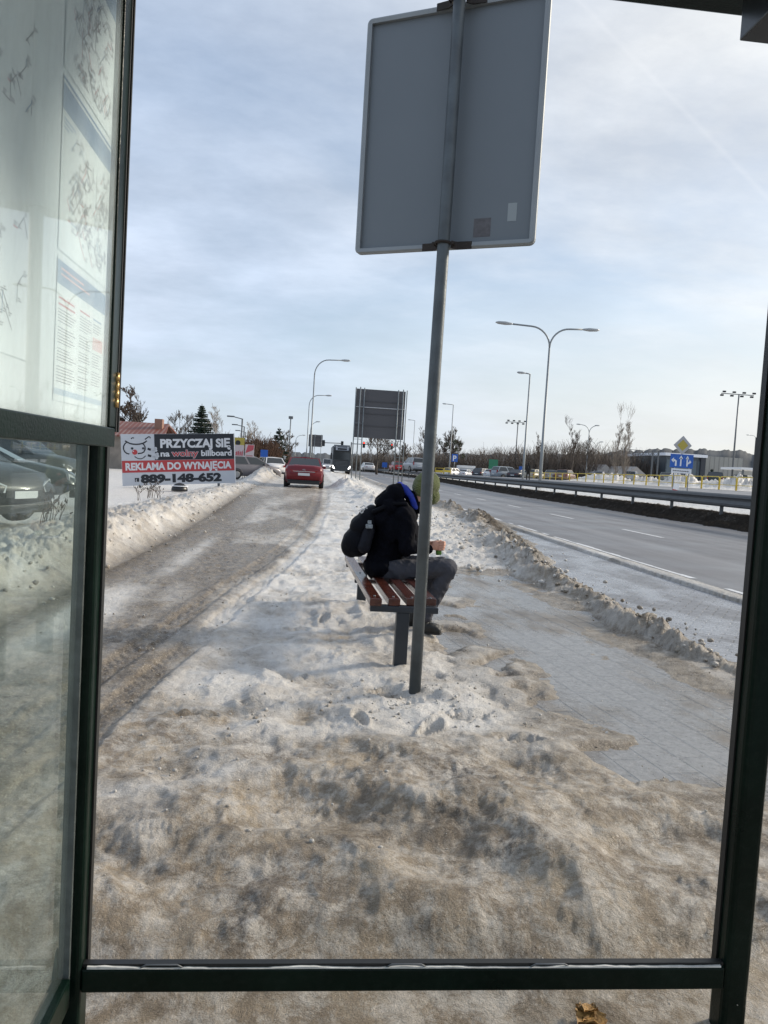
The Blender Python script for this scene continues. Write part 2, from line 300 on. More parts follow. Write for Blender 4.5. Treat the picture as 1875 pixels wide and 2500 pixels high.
    bq = N3('ShaderNodeBump'); bq.inputs['Strength'].default_value = .4; bq.inputs['Distance'].default_value = .006; L3(q2.outputs[0], bq.inputs['Height']); L3(bq.outputs[0], b3.inputs['Normal'])
    return mt, side, bay, m3
M_SNOW, M_SIDE, M_BAY, M_ASPH = ground_mats()
M_GREEN = mat('shelter_green', (.0024, .0100, .0068), .30, 0, .25, 6, .08, 160, .14, 0, dirt=(.04, .05, .045), dscale=38, damt=.12)
M_RUB = mat('black_rubber', (.010, .011, .011), .5, 0, .2)
M_GALV = mat('galvanised_steel', (.20, .225, .24), .46, .45, .14, 14, .08, 90)
M_GALVD = mat('dark_galvanised', (.13, .14, .15), .55, .35, .15, 8)
M_SIGNB = mat('sign_back_grey', (.150, .172, .190), .55, .15, .05, 1.6)
M_SIGNF = mat('sign_frame_grey', (.25, .27, .28), .5, .3, .08, 5)
M_RUST = mat('rusty_bracket', (.030, .024, .020), .75, .2, .4, 20, .4, 60)
M_WHITE = mat('white_paint', (.78, .78, .78), .45, 0, .05)
M_SNOWC = mat('settled_snow', (.78, .80, .84), .8, 0, .06, 5, .5, 12)
M_BLUE = mat('sign_blue', (.015, .10, .42), .4)
M_YEL = mat('yellow_paint', (.62, .46, .05), .45, 0, .12, 5)
M_YEL2 = mat('sign_yellow', (.42, .34, .06), .5)
M_RED = mat('red_paint', (.50, .025, .03), .45)
M_BLACK = mat('black_plastic', (.012, .013, .015), .4)
M_TYRE = mat('tyre_rubber', (.018, .018, .018), .75, 0, .2, 12, .2)
M_RIM = mat('alloy_rim', (.35, .36, .37), .35, .7)
M_CGLASS = mat('car_glass', (.022, .028, .032), .08, 0, spec=.8)
M_BARK = mat('bare_bark', (.085, .068, .055), .85, 0, .25, 3)
M_BARKP = mat('pale_bark', (.26, .22, .18), .85, 0, .25, 3)
M_NEEDLE = mat('spruce_needles', (.018, .035, .022), .8, 0, .4, 2.5)
M_BRUSH = mat('brown_twigs', (.075, .052, .038), .9, 0, .35, .6)
M_LAMPG = mat('lamp_housing', (.38, .40, .41), .4, .2)
M_POLEG = mat('street_pole', (.25, .27, .28), .5, .4, .1, 3)
# ------------------------------------------------------------------ terrain
LXY = ([-5, 2, 4, 8, 15, 25, 35, 60, 400], [-1.4, -1.3, -1.04, -.75, -.10, .42, .95, 1.1, 1.1])     # right edge of the service lane
RXY = ([-5, 1.5, 2.3, 3.2, 4.3, 6, 8, 10.5, 13.5, 16.5, 20, 24, 30, 400], [3.3, 3.1, 2.62, 2.15, 1.66, 1.44, 1.40, 1.55, 2.2, 3.3, 4.5, 5.5, 5.75, 5.8])   # right edge of the trodden island
def base(x, y):
    x = np.asarray(x, float); y = np.asarray(y, float)
    b = .33*sm(12, 34, y)*(1-sm(.6, 5.0, x)) * (1-.75*sm(-3.5, -6.5, x)*0)
    b = b*(1-sm(-3.0, -6.0, -(-x))*0)
    left = sm(-3.2, -6.5, x)
    b = b*(1-.9*sm(2.4, 4.6, -x))
    b = b + .27*sm(48, 110, y)*(1-.6*sm(.6, 5, x)*0)
    fall = 1-.28*sm(45, 110, y)
    b = b + fall*(.12*sm(14.2, 14.8, x) + .38*sm(14.6, 15.6, x) + .28*sm(15.8, 18.5, x) + .34*sm(18.3, 20.5, x) + .20*sm(20, 27, x))*1.0
    return b
TRK = [(-1.35, 1.6), (-1.12, 3.0)] + [tuple(G(u*K, v*K, .02)[:2]) for u, v in ((232, 1545), (330, 1455), (440, 1370), (545, 1275), (620, 1215), (672, 1165), (700, 1115), (706, 1080))]
TRK = sorted(TRK, key=lambda q: q[1])
FOOT = []
_r = random.Random(7)
for u, v, a in ((612, 1665, 85), (985, 1665, 70), (330, 1785, 20), (700, 1720, 60), (1180, 1640, 10), (1250, 1760, 30), (560, 1560, 70), (450, 1690, 140), (540, 1935, 35)):
    g = G(u*K, v*K, .05); FOOT.append((g.x, g.y, rad(a), _r.uniform(.002, .005), True))
for u, v, a in ((1000, 1530, 10), (1130, 1585, -20), (740, 1400, 40), (620, 1440, 10), (700, 1330, 80), (830, 1480, 30), (560, 1500, 0), (930, 1560, 60), (420, 1530, 5), (640, 1350, 30), (780, 1545, 100)):
    g = G(u*K, v*K, .05); FOOT.append((g.x, g.y, rad(a), _r.uniform(.025, .05), False))
def snow(x, y):
    """returns height above base and mask r g b"""
    n = x.shape; h = np.full(n, -.10); R = np.zeros(n); Gm = np.zeros(n); B = np.zeros(n)
    L = np.interp(y, *LXY) + (fbm(x, y, 1.1, 4, 3)-.5)*.35; Rr = np.interp(y, *RXY) + (fbm(x, y, 1.4, 5, 5)-.5)*.55*sm(0, 4, y) + (fbm(x, y, 1.4, 5, 5)-.5)*.18
    low = fbm(x, y, .9, 3, 11)-.5; mid = fbm(x, y, 3.0, 4, 12)-.5; rid = fbm(x, y, 5.0, 5, 14, .55, True)-.5; fine = fbm(x, y, 17, 4, 15)-.5; crumb = fbm(x, y, 38, 3, 16)-.5; swirl = fbm(x+.3*mid, y*.62+.3*low, 2.6, 5, 18, .5, True)-.55
    # --- service lane (packed slush)
    lane_w = sm(-2.75, -2.35, x)*(1-sm(-.12, .12, x-L))
    hl = .016 + .03*mid + .042*fine*sm(.3, .7, fbm(x, y, 2.2, 3, 21)) + .014*crumb
    h = np.where(lane_w > .01, hl*lane_w + h*(1-lane_w), h)
    # --- trodden island
    isl = sm(-.10, .12, x-L); edge = sm(-.30, .02, Rr-x); iw = isl*sm(-.06, .42, Rr-x)
    amp = 1-.55*sm(3.2, 1.9, y)*0
    broken = sm(.9, 1.6, y/5.0)*sm(.35, .65, fbm(x, y, .8, 3, 33))          # fresher crusty snow further out
    frw = sm(4.6, 3.4, y); wav = fbm(x+.5*low, y*1.35+.4*mid, 1.9, 3, 25)-.5; hi = .012 - .022*sm(3.8, 4.4, y)*sm(8, 6, y) + .060*low + .085*mid*(1-.25*frw) + .10*frw*wav + (.055-.01*frw)*swirl + (.020+.05*broken)*rid + (.012+.020*broken)*fine + (.006+.006*sm(.45, .7, fbm(x, y, 2.0, 3, 34)))*crumb
    hi = hi + .025*np.exp(-((x-.72)**2+(y-4.8)**2)/.14)                     # small mound at the pole
    crust = fbm(x+.15*mid, y*.8, 11, 5, 26, .62, True)-.6; cm = sm(.40, .62, fbm(x, y, 1.5, 4, 27)); hi = hi + (.006+.016*cm)*crust*sm(7.0, 4.5, y) + .022*crust*sm(2.1, 1.9, y)
    # ice hump in the foreground, running from the middle to the right
    hi = hi + .03*np.sin((x*1.0+y*1.9+1.2*low)*5.2)*sm(1.8, 2.2, y)*(1-sm(3.4, 4.2, y))*sm(.3, .6, fbm(x, y, .9, 2, 28)) + .055*np.exp(-((x-.75-(2.9-y)*.45)/.38)**2)*sm(1.9, 2.3, y)*(1-sm(3.2, 4.2, y))
    hi = hi*(.45+.55*sm(1.95, 2.7, y)) - .055*sm(2.4, 2.0, y)*(1+1.2*mid+.8*rid)
    nb_ = sm(2.45, 2.02, y); hi = hi*(1-.70*nb_) - .085*nb_
    isle = sm(-.05, .50, Rr-x)*sm(-.12, .55, x-L); isle = np.where(isle < .02, 0, isle)
    h = np.where(isl > 0, np.where(x-L < 1.0, np.maximum(h, hl), h)*(1-isle) + hi*isle, h)
    h = np.where(x > Rr, -.10, h)
    # --- ridge between sidewalk and bus bay
    rc = np.interp(y, [-5, 3, 6, 9.5, 12, 14, 18, 24, 60], [3.75, 3.7, 3.52, 3.52, 3.55, 3.7, 4.2, 5.2, 5.3]); rw = np.interp(y, [-5, 6, 9.5, 12, 14, 18, 24, 60], [.16, .17, .24, .36, .6, .8, .6, .5]); rh = np.interp(y, [-5, 4, 6, 9.5, 13, 18, 30, 60], [.05, .06, .09, .13, .18, .20, .2, .15])
    rh = rh*(.35+1.25*fbm(x*.3, y, .55, 3, 43)); q = (x-rc-(fbm(x, y, 1.2, 4, 40)-.5)*.55)/rw; bump = np.exp(-q*q)
    hr = bump*(rh*(1+1.5*(rid)) + .10*mid + .09*fine*(rh/.2) + .05*crumb)
    pn = fbm(x*1.3, y*.55, 1.1, 6, 44, .6); apr = sm(-1.0, -.1, x-rc)*(x < rc+.3)*(y < 16); patch = -.066+.05*(pn-.40)+.050*apr*sm(.38, .62, fbm(x, y, 1.6, 5, 45))+.055*sm(.50, .0, x-Rr)*sm(.40, .60, fbm(x, y, 2.1, 5, 46))+.006*fine+.004*crumb; onpav = (x > 1.02)*(x < rc+.2)*(y > 2.3)*(y < 18); h = np.where(onpav, np.maximum(h, patch), h)
    snowy = sm(10, 14, y)*sm(-.3, .5, x-1.7)*(1-sm(-.2, .25, x-rc-rw*.6))       # sidewalk covered with snow further off
    h = np.maximum(h, hr - .03 - .075*(1-bump)); h = np.maximum(h, np.where(snowy > .02, snowy*(.12+.16*rid+.08*mid+.05*fine)-.07, -1))
    # --- ploughed bank along the left of the lane
    bc = -3.35 + .25*(fbm(x*0, y, .3, 2, 50)-.5); bh = np.interp(y, [-5, 6, 12, 18, 24, 31, 38, 45, 90], [.28, .34, .38, .34, .22, .10, .18, .3, .3])
    t = sm(-2.42+.25*mid, -3.15, x)*(1-.62*sm(-3.35, -4.9, x))
    hb = bh*t*(1+.65*(rid)) + .10*mid*t + .06*fine*t*(1-.7*sm(-4, -5, x)) + .025*crumb*t*(1-sm(-4, -5, x))
    h = np.where(x < -2.3, np.maximum(h*(x > -2.7), hb), h)
    fld = .13-.22*sm(20, 30, y)*(1-sm(42, 50, y))+.05*low+.02*mid; h = np.where(x < -5, fld, h)*sm(-5.9, -5.0, x) + fld*(1-sm(-5.9, -5.0, x))
    h = np.where(x < -5.9, fld, h)
    # far mounds on the lane sides
    for (mx, my, sx, sy, mh) in ((-3.2, 52, 1.0, 6, .45), (-4.6, 66, 2.2, 5, .9), (-2.9, 44, .6, 4, .28), (2.4, 46, .8, 6, .35), (2.0, 30, .7, 7, .22), (1.5, 37.5, .5, 3, .45), (-3.1, 28, .7, 6, .1)):
        h = h + mh*np.exp(-((x-mx)/sx)**2-((y-my)/sy)**2)*(1+.8*rid+.6*mid)
    # --- bay, road
    bayz = sm(0, .12, x-rc-rw*1.3)*(1-sm(14.15, 14.35, x+.25*mid)); 
    h = np.where((x > rc+rw*1.5) & (x < 14.1), np.minimum(h, np.where(h > -.03, h, -.10)), h)
    h = np.where((x > 5.95), -.06, h)
    # a thin skin of packed snow on the outer edge of the bay
    h = np.where((x > 5.70) & (x < 6.02) & (y > 1), .006+.02*(fbm(x*2, y*.6, 2.5, 4, 61)-.5)-.02*abs(x-5.86)/.16, h)
    # --- median
    vz = sm(14.1, 14.6, x+.4*mid); hm = .05 + .10*rid + .08*mid + .05*fine
    h = np.where(x > 14.0, vz*hm*(1-.5*sm(15.4, 16.0, x)) - .05*(1-vz), h)
    h = np.where(x > 20.2, .02+.02*mid, h)
    for (mx, my, sx, sy, mh) in ((31, 62, 1.9, 2.3, .95), (31, 68.5, 2.0, 2.2, .6), (31, 53, 2.0, 2.2, .85), (31, 57, 1.5, 1.8, .5), (30.5, 76, 2.2, 2.3, .8), (32, 84, 2, 2, .8)):
        ee = np.exp(-(((x-mx)/sx)**2+((y-my)/sy)**2)); h = h + mh*ee*(1+.9*rid+1.2*mid+.5*fine); R = np.maximum(R, .5*ee*(.6+mid))
    # --- footprints and tyre tracks
    nearm = (y < 10) & (x > -2) & (x < 3.4)
    for (fx, fy, a, dep, tread) in FOOT:
        s = nearm & (abs(x-fx) < .25) & (abs(y-fy) < .25)
        if not s.any(): continue
        dx = x[s]-fx; dy = y[s]-fy; u = dx*math.cos(a)+dy*math.sin(a); v = -dx*math.sin(a)+dy*math.cos(a)
        e = (u/.135)**2 + (v/(.045+.01*np.sin(u*16)))**2 + 1.6*(mid[s]); mk = 1-sm(.7, 1.25, e)
        h[s] -= dep*mk; h[s] += dep*.45*np.exp(-((e-1.5)/.5)**2)
        if tread: h[s] += mk*.0022*np.sin(u*2*math.pi/.024+1.2*np.cos(v*30))*sm(-.6, .6, np.cos(u*11))
    tx = np.array([q_[0] for q_ in TRK]); ty = np.array([q_[1] for q_ in TRK])
    cx = np.interp(y, ty, tx); 
    for off, wd in ((0, .095), (-.33, .10)):
        u = x-cx-off; mk = (1-sm(wd*.8, wd*1.1, abs(u)))*(y < 38)*(y > 1)
        h = h - .014*mk + .008*np.exp(-((abs(u)-wd*1.35)/.04)**2)*(y < 38)*(x < 1.2)*(y > 3)
        h = h + mk*.005*np.sin((y*1.0+abs(u)*.8)*2*math.pi/.055)*(y < 14)
        Gm = np.maximum(Gm, .25*mk*sm(14, 6, y)*0)
    # --- masks
    R = isl*(.16 + .75*sm(.40, .62, fbm(x, y*.8, .9, 4, 71))*sm(6.5, 3.6, y+.6*mid) + (.30+1.7*(fbm(x+.4*mid, y+.4*low, 1.9, 6, 77, .6)-.44))*sm(4.6, 3.3, y))
    bright = sm(.3, .9, sm(3.7, 4.7, y+(fbm(x, y, 1.2, 3, 73)-.5)*1.5))*isl
    R = R*(1-.68*bright) + isl*.45*sm(.46, .68, fbm(x, y, 1.6, 5, 72, .6))
    R = R + isl*.35*sm(.45, .05, Rr-x)*sm(12, 6, y)
    # curbs of brown ice against the wet pavement; whiter ridges, browner hollows
    R = np.clip(R + .35*isl*sm(.0, -.30, swirl+mid*.5), 0, 1)
    edgew = sm(.70, .02, Rr-x+.5*mid)*isl*(y < 14); Gm = np.maximum(Gm, .42*edgew)
    Gm = np.maximum(Gm, np.clip(isl*sm(5.0, 3.4, y)*(.9*sm(.56, .74, fbm(x-.3*low, y*1.3+.3*mid, 1.6, 6, 79, .6))), 0, .45))
    lane = sm(-2.60, -2.40, x)*(1-sm(-.05, .25, x-L))
    R = np.where(lane > 0, R*(1-lane)+lane*(.62+1.1*mid+.6*fine), R)
    wetl = lane*(.66*sm(40, 12, y) + .18)*(.30+1.5*sm(.28, .68, fbm(x, y*.22, 1.6, 5, 75))) + lane*.65*np.exp(-((x+2.1-.15*low)/.30)**2)*sm(30, 14, y) + lane*.3*np.exp(-((x+1.15)/.18)**2)*sm(12, 6, y); wetl = wetl*(1-.65*sm(-.25, .0, x-L-.15)*(y < 30))
    Gm = np.maximum(Gm, np.clip(wetl, 0, 1))
    pd = np.exp(-(((x+1.95)/.32)**2+((y-6.8)/1.7)**2)**1.5)+np.exp(-(((x+1.75)/.16)**2+((y-11.5)/2.6)**2)**1.5)*.7; pd = np.clip(pd*(.6+1.6*(fbm(x, y*.5, 2.5, 4, 76)-.3)), 0, 1); Gm = Gm*(1-.85*pd); R = R*(1-.8*pd)
    gut = np.exp(-((x+2.42)/.22)**2)*sm(60, 20, y); Gm = np.maximum(Gm, gut*.8); B = np.maximum(B, gut*.25)
    bank = sm(-2.5, -2.9, x)*(1-sm(-4.1, -5.2, x)); R = np.where(x < -2.5, bank*(.30+.9*mid+.5*rid) + sm(-2.95, -2.5, x)*.5, R)
    rb = np.exp(-((x-rc)/(rw*1.6))**2)
    R = np.maximum(R, rb*(1.0+.9*mid)*(x > 2)); B = np.maximum(B, rb*sm(-.05, .35, x-rc+mid*.6)*.75*sm(3, 7, y)*(x > 2)*sm(70, 30, y)); Gm = np.maximum(Gm, rb*(.50+.6*mid)*(x > 2))
    farw = sm(9, 13, y)*(x > 1.2)*(x < 4.4); R = R*(1-.45*farw); B = B*(1-.3*farw*sm(.0, -.3, x-rc)); Gm = Gm*(1-.7*farw)
    pv = onpav*(h < -.02)*(x > Rr-.1); Gm = np.where(pv > 0, .75, Gm); R = np.where(pv > 0, .7+.6*mid, R)
    B = np.where(x > 14, sm(14.0, 14.3, x)*(1-sm(15.5, 16.0, x+.6*mid))*(1.0+.5*mid), B); R = np.where(x > 14, sm(16.6, 15.4, x)*.7, R); Gm = np.where(x > 14, .3*sm(15.6, 14.6, x), Gm)
    R = np.where(x > 20.5, .10+.35*(mid+.3)+.25*sm(.45, .6, fbm(x, y, .15, 3, 80)), R)
    return h, np.clip(R, 0, 1), np.clip(Gm, 0, 1), np.clip(B, 0, 1)
def gh(x, y):
    """snow or ground height at a point"""
    X = np.array([float(x)]); Y = np.array([float(y)]); h, _, _, _ = snow(X, Y); return float(base(X, Y)[0]+max(h[0], -.09))
def grid_mesh(name, X, Y, Z, material, cols=None, parent=None):
    ny, nx = X.shape; me = bpy.data.meshes.new(name); n = ny*nx
    co = np.empty((n, 3)); co[:, 0] = X.ravel(); co[:, 1] = Y.ravel(); co[:, 2] = Z.ravel()
    i = np.arange(n).reshape(ny, nx); q = np.stack([i[:-1, :-1], i[:-1, 1:], i[1:, 1:], i[1:, :-1]], -1).reshape(-1, 4)
    me.vertices.add(n); me.vertices.foreach_set('co', co.ravel())
    me.loops.add(q.size); me.loops.foreach_set('vertex_index', q.ravel().astype(np.int32))
    me.polygons.add(len(q)); me.polygons.foreach_set('loop_start', np.arange(0, q.size, 4, dtype=np.int32)); me.polygons.foreach_set('loop_total', np.full(len(q), 4, dtype=np.int32))
    me.polygons.foreach_set('use_smooth', np.ones(len(q), dtype=bool)); me.update(calc_edges=True)
    if cols is not None:
        a = me.color_attributes.new('msk', 'FLOAT_COLOR', 'POINT'); c = np.ones((n, 4)); 
        for k in range(3): c[:, k] = cols[k].ravel()
        a.data.foreach_set('color', c.ravel())
    me.materials.append(material); o = bpy.data.objects.new(name, me); return link(o, parent)
def build_terrain():
    ys = [-6.0, -3, -1.5, -.5, 0.1, .5]; y = .8
    while y < 300: ys.append(y); y += max(.0105, .0068*y)
    s = np.concatenate([np.linspace(-1.7, -.47, 60)[:-1], np.arange(-.47, .66, .0021), np.linspace(.66, 1.7, 50)[1:]])
    Yv = np.array(ys); w = np.maximum(Yv+1.0, 2.0)
    X = w[:, None]*s[None, :]; Y = np.repeat(Yv[:, None], len(s), 1)
    h, r, g, b = snow(X, Y); o = grid_mesh('snow_cover', X, Y, base(X, Y)+h, M_SNOW, (r, g, b)); tag(o, kind='structure')
    def strip(name, x0, x1, nx, y0, y1, material, dz):
        yy = np.concatenate([np.linspace(y0, 60, 80), np.linspace(60, y1, 40)[1:]]) if y1 > 60 else np.linspace(y0, y1, 60)
        xx = np.linspace(x0, x1, nx); XX, YY = np.meshgrid(xx, yy); ZZ = base(XX, YY)+dz
        return tag(grid_mesh(name, XX, YY, ZZ, material), kind='structure')
    strip('road', 5.9, 14.6, 12, -20, 300, M_ASPH, -.012)
    strip('bus_bay', 3.25, 5.95, 6, -6, 27, M_BAY, -.058)
    strip('pavement', 1.05, 3.45, 6, 2.60, 18, M_SIDE, -.050)
    strip('opposite_road', 20.6, 26.2, 6, -20, 300, M_ASPH, .045)
    ground = MB(); ground.add([(-3000, -300, -.6), (3000, -300, -.6), (3000, 6000, -.6), (-3000, 6000, -.6)], [(0, 1, 2, 3)])
    M_FAR = mat('far_snowy_ground', (.42, .41, .40), .9, 0, .3, .02)
    tag(ground.build('ground', M_FAR), kind='structure')
    # lane markings
    mb = MB(); yy = 2.6; k = 0
    M_MARK = mat('road_marking', (.62, .63, .64), .55, 0, .22, 30)
    yc = 21.25
    starts = [yc-1.15-7.32*i for i in range(2, 0, -1)] + [yc-1.15+7.32*i for i in range(0, 26)]
    for y0 in starts:
        for a in np.arange(y0, y0+2.3, .46):
            z0 = float(base(np.array([9.7]), np.array([a]))[0])-.012+.004; z1 = float(base(np.array([9.7]), np.array([a+.46]))[0])-.012+.004
            mb.add([(9.62, a, z0), (9.75, a, z0), (9.75, a+.46, z1), (9.62, a+.46, z1)], [(0, 1, 2, 3)])
    rr = random.Random(5); y0 = 1.5
    while y0 < 120:
        w_ = .13 if y0 > 24 else .13*rr.uniform(.55, 1.05); z0 = float(base(np.array([6.1]), np.array([y0]))[0])-.008; z1 = float(base(np.array([6.1]), np.array([y0+.5]))[0])-.008
        if rr.random() < .86: mb.add([(6.04, y0, z0), (6.04+w_, y0, z0), (6.04+w_*.9, y0+.5, z1), (6.04, y0+.5, z1)], [(0, 1, 2, 3)])
        y0 += .5
    tag(mb.build('road_markings', M_MARK, recalc=False), kind='structure')
build_terrain()
def clumps():
    """loose lumps of ice and snow along the ploughed edges"""
    rng = np.random.default_rng(3); bm = bmesh.new(); bmesh.ops.create_icosphere(bm, subdivisions=1, radius=1); bv = np.array([v.co[:] for v in bm.verts]); bf = np.array([[v.index for v in f.verts] for f in bm.faces]); bm.free()
    pts = []
    def put(n, fx, fy, smin, smax, d, w_):
        y = fy(n); x = fx(y, n); s = smin + (smax-smin)*rng.random(n)**3
        for a, b_, c in zip(x, y, s): pts.append((a, b_, c, d, w_))
    put(420, lambda y, n: np.interp(y, [3, 6, 9.5, 14], [3.66, 3.52, 3.55, 3.7])+rng.normal(0, .17, n), lambda n: 3+11*rng.random(n), .006, .040, 1.1, .3)
    put(160, lambda y, n: np.interp(y, *RXY)+rng.normal(-.2, .22, n), lambda n: 3+7*rng.random(n), .003, .012, .8, .2)
    put(420, lambda y, n: -2.75+rng.normal(0, .3, n), lambda n: 6+30*rng.random(n), .006, .04, .7, .1)
    put(500, lambda y, n: -2.3+2.2*rng.random(n), lambda n: 3+15*rng.random(n), .003, .012, .6, .2)
    put(160, lambda y, n: .72+rng.normal(0, .35, n), lambda n: 4.6+rng.normal(0, .25, n), .004, .016, .5, .1)
    put(300, lambda y, n: 3.3+rng.normal(0, .8, n), lambda n: 10+14*rng.random(n), .012, .05, .5, .1)
    put(300, lambda y, n: -.4+2.0*rng.random(n), lambda n: 1.9+1.8*rng.random(n), .0012, .0035, .3, 0)
    put(120, lambda y, n: -.35+rng.normal(0, .5, n), lambda n: 4.3+rng.normal(0, .9, n), .003, .012, .5, 0)
    pa = np.array(pts); hh, *_ = snow(pa[:, 0], pa[:, 1]); zz = base(pa[:, 0], pa[:, 1])+np.maximum(hh, 0)
    V = []; Fc = []; C = []
    for i, (x, y, s, d, w_) in enumerate(pts):
        sc = s*(1+.45*(rng.random(3)-.5)); jit = 1+.35*(rng.random((len(bv), 1))-.5); v = bv*jit*sc; a = rng.random()*6.28; c, s_ = math.cos(a), math.sin(a)
        v = np.stack([v[:, 0]*c-v[:, 1]*s_, v[:, 0]*s_+v[:, 1]*c, v[:, 2]*.8], 1)+np.array([x, y, zz[i]+s*.30]); Fc.append(bf+len(bv)*i); V.append(v); C.append(np.tile([d*rng.random()*1.3, w_, .35*(rng.random() < .18)*(d > .5), 1], (len(bv), 1)))
    V = np.concatenate(V); Fc = np.concatenate(Fc); C = np.concatenate(C)
    me = bpy.data.meshes.new('snow_clumps'); me.vertices.add(len(V)); me.vertices.foreach_set('co', V.ravel()); me.loops.add(Fc.size); me.loops.foreach_set('vertex_index', Fc.ravel().astype(np.int32)); me.polygons.add(len(Fc)); me.polygons.foreach_set('loop_start', np.arange(0, Fc.size, 3, dtype=np.int32)); me.polygons.foreach_set('loop_total', np.full(len(Fc), 3, dtype=np.int32)); me.update(calc_edges=True)
    a = me.color_attributes.new('msk', 'FLOAT_COLOR', 'POINT'); a.data.foreach_set('color', C.ravel()); me.materials.append(M_SNOW)
    o = link(bpy.data.objects.new('snow_clumps', me)); tag(o, 'loose crumbs and lumps of dirty ice strewn over the trodden snow', 'ice lumps', kind='stuff')
clumps()
def hills():
    rng = np.random.default_rng(9)
    M_HILL = mat('wooded_hill', (.060, .068, .075), .95, 0, .35, .03)
    def ridge(name, R_, az0, az1, hfun, seed):
        az = np.radians(np.linspace(az0, az1, 700)); hh = hfun(np.degrees(az)) + 4.5*(fbm(np.degrees(az)*3, az*0, 1, 4, seed)) + 3.6*fbm(np.degrees(az)*26, az*0, 1, 3, seed+5)
        rr = np.array([R_*.86, R_*.93, R_*.97, R_, R_*1.15]); hf = np.array([0, .45, .8, 1, .2])
        X = rr[:, None]*np.sin(az)[None]; Y = rr[:, None]*np.cos(az)[None]; Z = -.5+hf[:, None]*hh[None]
        Z[1:4] += 2.5*fbm(X[1:4], Y[1:4], .05, 3, 4)
        tag(grid_mesh(name, X, Y, Z, M_HILL), kind='structure')
    ridge('hills', 900, -40, 52, lambda d: 12+np.interp(d, [-30, -6, 1, 6, 13, 20, 26, 30, 40], [-6, -4, -2, 2, 8, 15, 25, 25, 18]), 3)
hills()
# ------------------------------------------------------------------ text
def text_mesh(body, size, mt, name, parent, M, bold=0.0, align='LEFT', spacing=1.0, depth=0.0):
    cu = bpy.data.curves.new(name, 'FONT'); cu.body = body; cu.size = size; cu.align_x = align; cu.align_y = 'BOTTOM_BASELINE'; cu.offset = bold*size; cu.space_character = spacing; cu.extrude = depth; cu.resolution_u = 4
    o = bpy.data.objects.new(name+'_curve', cu); scene.collection.objects.link(o)
    dg = bpy.context.evaluated_depsgraph_get(); dg.update(); me = bpy.data.meshes.new_from_object(o.evaluated_get(dg)); bpy.data.objects.remove(o); bpy.data.curves.remove(cu)
    me.materials.clear(); me.materials.append(mt); me.transform(M); me.name = name
    return link(bpy.data.objects.new(name, me), parent)
